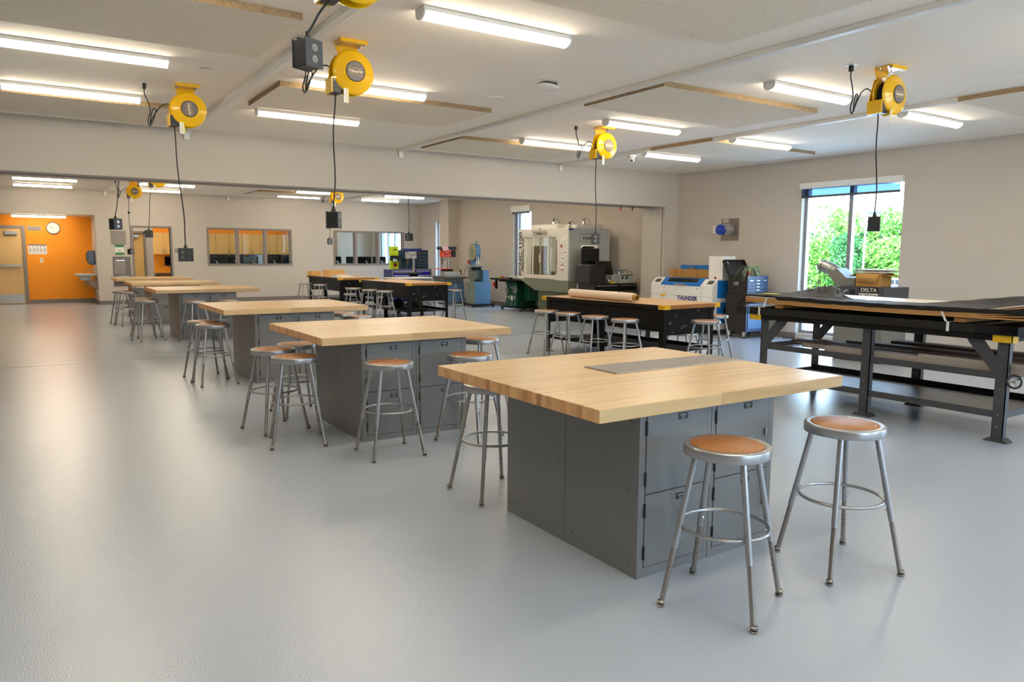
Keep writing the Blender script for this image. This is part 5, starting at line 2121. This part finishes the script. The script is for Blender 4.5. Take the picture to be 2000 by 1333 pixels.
# blue tool bench, upper chest, lime band saw
tb = thing('tool_bench', 'royal blue tool bench with white drawer pulls by the far corner', 'tool bench', (9.20, 20.6, 0))
bx('bench_body', tb, 'royal_blue', (0, 1.32, 0, .60, .06, .96), bevel=.006)
bx('plinth', tb, 'black_steel', (.03, 1.29, .03, .57, 0, .06))
bx('bench_side', tb, 'navy_enamel', (-.010, 0, .01, .59, .08, .94))
bx('bench_top', tb, 'steel', (-.02, 1.34, -.01, .61, .96, .985), bevel=.003)
bx('post', tb, 'steel', (-.004, .04, -.014, 0, .08, .96))
bx('post', tb, 'steel', (1.28, 1.324, -.014, 0, .08, .96))
for xa, xb in ((.06, .76), (.80, 1.26)):
    for za, zb in ((.83, .94), (.63, .80), (.52, .61), (.41, .50), (.30, .39), (.10, .28)):
        d = bx('drawer', tb, 'royal_blue', (xa, xb, -.016, 0, za, zb), bevel=.003)
        bx('drawer_pull', d, 'white_metal', (xa+.01, xb-.01, -.028, -.016, zb-.028, zb-.006), bevel=.002)
uc = thing('upper_tool_chest', 'dark teal drawer chest standing on the blue tool bench', 'tool chest', (9.98, 20.85, .986))
bx('chest_body', uc, 'teal_dark', (-.35, .56, 0, .33, 0, .58), bevel=.006)
for za, zb in ((.40, .50), (.30, .39), (.21, .29), (.12, .20), (.03, .11)):
    d = bx('drawer', uc, 'teal_dark', (-.33, .54, -.012, 0, za, zb), bevel=.002)
    bx('drawer_pull', d, 'steel', (.2, .5, -.02, -.012, zb-.025, zb-.012))
lb = thing('bench_band_saw', 'small lime green band saw on the blue tool bench', 'band saw', (9.22, 20.72, .986))
bx('lower_housing', lb, 'lime_enamel', (0, .26, 0, .14, 0, .25), bevel=.012)
bx('upper_housing', lb, 'lime_enamel', (0, .26, 0, .14, .40, .68), bevel=.012)
bx('frame', lb, 'black_plastic', (.02, .10, .02, .12, .25, .40))
bx('saw_table', lb, 'black_steel', (.02, .55, -.15, .2, .27, .29), bevel=.003)
bx('blade_guard', lb, 'black_plastic', (.12, .32, .0, .12, .30, .40), bevel=.004)
bx('sticker', lb, 'print_dark', (.09, .20, -.003, 0, .565, .595))
bx('vent_plate', lb, 'red_pot', (.09, .20, -.003, 0, .07, .18))
# white-topped low table behind the clamp bench
wt = thing('white_top_table', 'low table with a long white top behind the clamp bench', 'table', (7.75, 17.05, 0), .22)
bx('table_top', wt, 'white_metal', (0, 1.15, 0, .55, .815, .845), bevel=.008)
bx('table_apron', wt, 'machine_gray', (.03, 1.12, .03, .52, .72, .815))
for xx in (.04, 1.07):
    for yy in (.04, .47):
        bx('leg', wt, 'machine_gray', (xx, xx+.04, yy, yy+.04, 0, .72))

# ================================================================ far wall and alcove fittings
mat('green_print', srgb(20, 120, 70), .5, var=0)
mat('dispenser_black', srgb(40, 26, 24), .2, var=.05)
t = thing('drinking_fountain', 'recessed stainless steel drinking fountain in the far wall', 'drinking fountain', (2.02, YF, 0))
bx('wall_panel', t, 'fountain_steel', (0, .44, -.012, 0, .50, 1.32), bevel=.002)
bx('basin', t, 'galvanized', (.04, .40, -.10, -.012, .62, .80), bevel=.03)
bx('spout_bar', t, 'chrome', (.08, .30, -.05, -.012, 1.20, 1.225), bevel=.005)
bx('upper_recess', t, 'tin_plate', (.03, .30, -.018, -.012, .84, 1.26), bevel=.004)
tag(bx('steel_wall_panel', None, 'tin_plate', (2.01, 2.37, YF-.02, YF-.0005, 1.66, 2.03), bevel=.004), 'square brushed steel access panel above the green notice', 'wall panel')
t = thing('safety_notice', 'white and green notice on the wall above the drinking fountain', 'notice', (2.09, YF-.004, 1.37))
bx('sheet', t, 'paper_white', (0, .22, 0, .003, 0, .27))
bx('green_band', t, 'green_print', (0, .22, -.001, 0, .21, .27), (0, .22, -.001, 0, 0, .06))
b = MB().use('green_print')
b.prism([(.08, .13), (.10, .09), (.12, .09), (.14, .13), (.12, .12), (.10, .12)], -.001, 0, 'xz')
b.build('symbol', t)
t = thing('switch_plate', 'gray metal switch plate on the wall beside the far doorway', 'switch plate', (3.61, YF, 1.44))
bx('plate', t, 'tin_plate', (0, .12, -.006, 0, 0, .12), bevel=.002)
bx('switch', t, 'white_metal', (.03, .05, -.012, -.006, .07, .09), (.07, .09, -.012, -.006, .07, .09))
t = thing('wall_clock', 'round white clock on the orange alcove wall', 'clock', (.71, 24.55, 2.10))
b = MB().use('dark_gray_plastic')
b.M = Matrix.Rotation(PI/2, 4, 'X')
b.lathe([(.165, 0), (.168, .03), (.155, .036), (.152, .03)], 40)
b.build('rim', t)
b = MB().use('paper_white')
b.M = Matrix.Rotation(PI/2, 4, 'X')
b.lathe([(.155, .0), (.155, .026), (0, .026)], 40)
fc_ = b.build('face', t)
b = MB().use('print_dark')
for k in range(12):
    a = k*PI/6
    b.cyl((.12*math.sin(a), -.027, .12*math.cos(a)), (.138*math.sin(a), -.027, .138*math.cos(a)), .004, 4)
b.build('hour_mark', fc_)
for nm, a, l in (('hour_hand', 5.1, .07), ('minute_hand', 5.35, .11), ('second_hand', 3.2, .12)):
    b = MB().use('print_dark')
    b.cyl((0, -.029, 0), (l*math.sin(a), -.029, l*math.cos(a)), .003 if nm != 'second_hand' else .0015, 5)
    b.build(nm, fc_)
t = thing('room_sign', 'brushed metal sign plate beside the entrance door frame', 'sign', (.10, 24.55, 2.02))
bx('plate', t, 'tin_plate', (0, .32, -.008, 0, 0, .125), bevel=.002)
t = thing('wall_chart', 'white chart with coloured symbols on the orange wall beside the door', 'chart', (.09, 24.546, 1.37))
bx('sheet', t, 'paper_white', (0, .44, 0, .003, 0, .27))
bx('title_bar', t, 'navy_print', (0, .44, -.001, 0, .245, .27))
for k, m_ in enumerate(('orange_enamel', 'reel_label', 'green_print', 'chest_light_blue', 'red_plastic')):
    bx('symbol', t, m_, (.03+.085*k, .055+.085*k, -.001, 0, .195, .225))
    bx('text_block', t, 'mill_panel', (.02+.085*k, .075+.085*k, -.001, 0, .07, .17))
t = thing('light_switch', 'small white switch plate on the orange wall below the chart', 'switch', (.35, 24.55, 1.14))
bx('plate', t, 'paper_white', (0, .075, -.008, 0, 0, .12), bevel=.002)
bx('rocker', t, 'black_plastic', (.028, .048, -.012, -.008, .055, .09))
t = thing('sink', 'wall-hung sink counter with a tap on the side wall of the orange alcove', 'sink', (1.628, 23.35, 0))
bx('counter', t, 'mill_panel', (-.50, 0, 0, .95, .80, .84), bevel=.006)
b = MB().use('mill_panel')
b.prism([(-.42, .80), (-.36, .66), (-.14, .66), (-.10, .80)], .15, .80, 'xz')
b.build('basin', t, bevel=.01)
b = MB().use('tin_plate')
b.prism([(-.26, .66), (0, .60), (0, .40)], .02, .05, 'xz')
b.prism([(-.26, .66), (0, .60), (0, .40)], .88, .91, 'xz')
b.build('bracket', t, smooth=False)
b = MB().use('chrome')
b.tube([(-.06, .45, .84), (-.06, .45, .90), (-.09, .45, .95), (-.16, .45, .97), (-.22, .45, .955)], .014, 10)
b.build('tap', t)
b = MB().use('steel')
b.tube([(-.25, .45, .66), (-.25, .45, .54), (-.22, .45, .50), (-.17, .45, .50), (-.14, .45, .54), (-.14, .45, .62), (-.05, .45, .62), (0, .45, .62)], .018, 10)
b.build('drain_pipe', t)
b = MB().use('tin_plate')
b.tube([(-.05, .2, .60), (-.05, .2, .35), (-.03, .2, .30), (0, .2, .30)], .012, 8)
b.build('supply_pipe', t)
t = thing('towel_dispenser', 'rounded black towel dispenser above the sink in the orange alcove', 'dispenser', (1.64, 23.62, 1.10))
b = MB().use('dispenser_black')
b.prism([(-.14, 0), (-.20, .06), (-.22, .16), (-.22, .26), (-.20, .34), (-.14, .38), (0, .38), (0, 0)], 0, .30, 'xz')
b.build('cover', t, bevel=.012)
bx('paper_slot', t, 'black_plastic', (-.13, -.02, .03, .27, -.008, 0))

# ================================================================ office behind the glass
bx('wall_office_side', None, 'wall_paint', (9.55, 9.65, 26.2, 27.5, 0, H))['kind'] = 'structure'
k = 0
cx = 3.45
while cx < 9.4:
    w_ = .60 if k % 3 else .90
    t = thing('wall_cabinet', 'maple wall cabinet in the office seen through the glass', 'cabinet', (cx, 27.14, 1.38), 0, 'maple wall cabinets of the office')
    bx('cabinet_body', t, 'cabinet_wood', (0, w_-.006, .02, .355, 0, .72))
    nd = 2 if w_ > .5 else 1
    for q in range(nd):
        a = q*w_/nd
        d = bx('cabinet_door', t, 'cabinet_wood', (a+.003, a+w_/nd-.009, 0, .018, .003, .717), bevel=.001)
        hx = a+w_/nd-.04 if q == 0 else a+.03
        bx('handle', d, 'steel', (hx, hx+.008, -.02, 0, .04, .14))
    cx += w_
    k += 1
ct = thing('office_counter', 'long dark office desk under the maple cabinets', 'desk', (3.6, 26.75, 0))
bx('desk_top', ct, 'dark_gray_plastic', (0, 5.9, 0, .74, .72, .75))
for q in range(6):
    bx('leg', ct, 'black_steel', (.02+1.16*q, .06+1.16*q, .02, .7, 0, .72))
mat('arm_white', srgb(210, 214, 218), .3, metal=.4)
for q in range(9):
    x = 4.35+.62*q
    t = monitor((x, 26.95, .752), random.uniform(-.4, .4), .60, .36, 'dark office monitor behind the interior windows', 0, .28)
    t['group'] = 'monitors along the office desk'
for q, x in enumerate((4.85, 5.45, 5.95, 6.6, 8.7, 9.3, 9.75, 10.3)):
    t = monitor((x, 24.1, .90), random.uniform(-.5, .5), .46, .30, 'dark monitor on a white arm just behind the office glass', 0, .14)
    t['group'] = 'monitors just behind the office glass'
    b = MB().use('arm_white')
    b.tube([(0, -.04, .02), (.0, -.06, .14), (.1, -.07, .2), (.05, -.05, .30)], .018, 8)
    b.build('support_arm', t)
dk = thing('window_desk', 'dark desk against the inside of the office glass', 'desk', (4.4, 23.85, 0))
bx('desk_top', dk, 'dark_gray_plastic', (0, 6.2, 0, .6, .86, .899))
for q in range(5):
    bx('leg', dk, 'black_steel', (.05+1.5*q, .09+1.5*q, .05, .55, 0, .86))
tag(bx('office_television', None, 'screen_black', (3.95, 4.45, 27.44, 27.495, 1.0, 1.3), bevel=.004), 'black wall screen below the maple cabinets, through the far doorway', 'television')
# ================================================================ outdoors
mat('asphalt', srgb(210, 210, 205), .9, var=.08, scale=.6)
mat('leaf_light', srgb(120, 176, 70), .6, var=.35, scale=.6)
mat('leaf_dark', srgb(66, 124, 62), .6, var=.35, scale=.6)
mat('bark', srgb(110, 92, 74), .9, var=.2)
mat('car_white', srgb(238, 238, 238), .25, var=0, coat=.5)
mat('wing_wall', srgb(190, 214, 232), .7, var=.03)
gr = MB().use('asphalt')
gx = [XR+.27, 16, 30, 50, 70, 90, 160]
gz = [-.12, -.2, -1.0, -2.1, -2.75, -2.9, -2.9]
vs = []
for x, z in zip(gx, gz):
    vs += [(x, -60, z), (x, 180, z)]
gr.add(vs, [(2*i, 2*i+2, 2*i+3, 2*i+1) for i in range(len(gx)-1)])
g_ = gr.build('ground', smooth=False)
g_['kind'] = 'structure'


def make_tree(name, r, h, mat_, seed, n=5200):
    random.seed(seed)
    t = thing(name, 'x', 'tree')
    b = MB().use('bark')
    b.tube([(0, 0, -.2), (.1, .1, h*.3), (0, .2, h*.6), (.1, .0, h*.8)], [.28, .22, .14, .06], 8)
    for q in range(5):
        a = q*1.3
        b.tube([(0, .1, h*(.3+.08*q)), (r*.4*math.cos(a), r*.4*math.sin(a), h*(.45+.08*q)), (r*.75*math.cos(a), r*.75*math.sin(a), h*(.55+.08*q))], [.12, .07, .03], 6)
    b.build('trunk', t)
    f = MB().use(mat_)
    blobs = []
    for q in range(22):
        a = random.uniform(0, 2*PI)
        zz = random.uniform(.12, .88)
        rr = r*random.uniform(.2, .75)*(1-abs(zz-.5))
        blobs.append((rr*math.cos(a), rr*math.sin(a), h*zz, r*random.uniform(.32, .52)))
    for q in range(n):
        c = random.choice(blobs)
        v = Vector((random.gauss(0, 1), random.gauss(0, 1), random.gauss(0, 1))).normalized()*c[3]*random.uniform(.75, 1.05)
        p = Vector(c[:3])+v
        s_ = random.uniform(.16, .34)
        a = Vector((random.gauss(0, 1), random.gauss(0, 1), random.gauss(0, 1))).normalized()
        bb = a.orthogonal().normalized()
        cc = a.cross(bb)
        f.add([p-bb*s_, p-cc*s_*.5, p+bb*s_, p+cc*s_*.5], [(0, 1, 2, 3)])
    f.build('foliage', t, smooth=False)
    return t


tl = [('leafy_tree', 4.6, 11.5, 'leaf_light', 1), ('leafy_tree', 4.0, 9.0, 'leaf_dark', 2), ('leafy_tree', 3.6, 7.0, 'leaf_light', 3)]
protos = [make_tree(*a) for a in tl]
index_children()
random.seed(9)
spots = []
D0 = Vector((.8516, .5242))
# along a line across the view of the window
for k in range(8):
    base = Vector((96, 59))+Vector((-.55, .83))*(-15+k*4.6)
    spots.append((base.x+random.uniform(-2, 2), base.y, -3.0, k % 2, random.uniform(.88, 1.08)))
for k in range(9):
    base = Vector((88, 54))+Vector((-.55, .83))*(-13+k*3.6)
    spots.append((base.x+random.uniform(-1, 1), base.y, -3.1, (2, 1, 2)[k % 3], random.uniform(.75, .95)))
LAB = ['tall light green tree in the tree line beyond the car park', 'dark green tree in the tree line beyond the car park', 'low bright green tree at the foot of the tree line beyond the car park']
used = set()
for x, y, z, p, s_ in spots:
    o = protos[p]
    if p not in used:
        used.add(p)
        o.location = (x, y, z)
        o.scale = (s_, s_, s_)
        o['label'] = LAB[p]
        o['group'] = 'trees beyond the car park, kind of '+('tall', 'dark', 'low')[p]
    else:
        dup(o, (x, y, z), random.uniform(0, 6), LAB[p], 'trees beyond the car park, kind of '+('tall', 'dark', 'low')[p], (s_, s_, s_))
# white pickup truck
pk = thing('pickup_truck', 'white pickup truck parked outside, seen through the wide window', 'pickup truck', (80.2, 45.6, -2.80), 2.55)
b = MB().use('car_white')
b.prism([(-2.7, .45), (-2.75, 1.05), (-1.6, 1.12), (-1.0, 1.85), (.75, 1.9), (1.0, 1.15), (2.7, 1.12), (2.7, .45), (2.1, .42), (-2.2, .42)], -.95, .95, 'xz')
b.build('truck_body', pk, bevel=.05)
b = MB().use('dark_glass')
b.prism([(-.95, 1.2), (-.65, 1.72), (.0, 1.74), (.0, 1.2)], -.96, .96, 'xz')
b.prism([(.08, 1.2), (.08, 1.74), (.62, 1.74), (.8, 1.2)], -.96, .96, 'xz')
b.build('side_window', pk, smooth=False)
for xx in (-1.75, 1.7):
    for yy in (-.95, .75):
        b = MB().use('black_rubber')
        b.cyl((xx, yy, .38), (xx, yy+.22, .38), .38, 20)
        b.use('steel').cyl((xx, yy-.01, .38), (xx, yy+.23, .38), .22, 16)
        b.build('wheel', pk)
lp = thing('light_pole', 'tall gray parking lot light pole among the trees outside', 'light pole', (67.0, 40.9, -2.6))
b = MB().use('machine_gray')
b.cyl((0, 0, 0), (0, 0, 8.6), .12, 10, .07)
b.build('pole', lp)
bx('lamp_head', lp, 'dark_gray_plastic', (-.1, .8, -1.0, -.1, 8.0, 8.25))
# neighbouring wing seen through the narrow windows
wg = thing('building_wing', 'pale blue-gray wing of the building outside the narrow window', 'building', (17.0, 22.5, -.3))
bx('wing_block', wg, 'wing_wall', (0, 8, 0, 14, 0, 5.2))
bx('parapet', wg, 'white_metal', (-.05, 8.05, -.05, 14.05, 5.2, 5.4))
for q in range(2):
    wf = bx('wing_window', wg, 'frame_taupe', (-.03, 0, 1.0+1.6*q, 2.0+1.6*q, 1.1, 2.8))
    bx('pane', wf, 'dark_glass', (-.04, -.03, 1.08+1.6*q, 1.92+1.6*q, 1.18, 2.72))
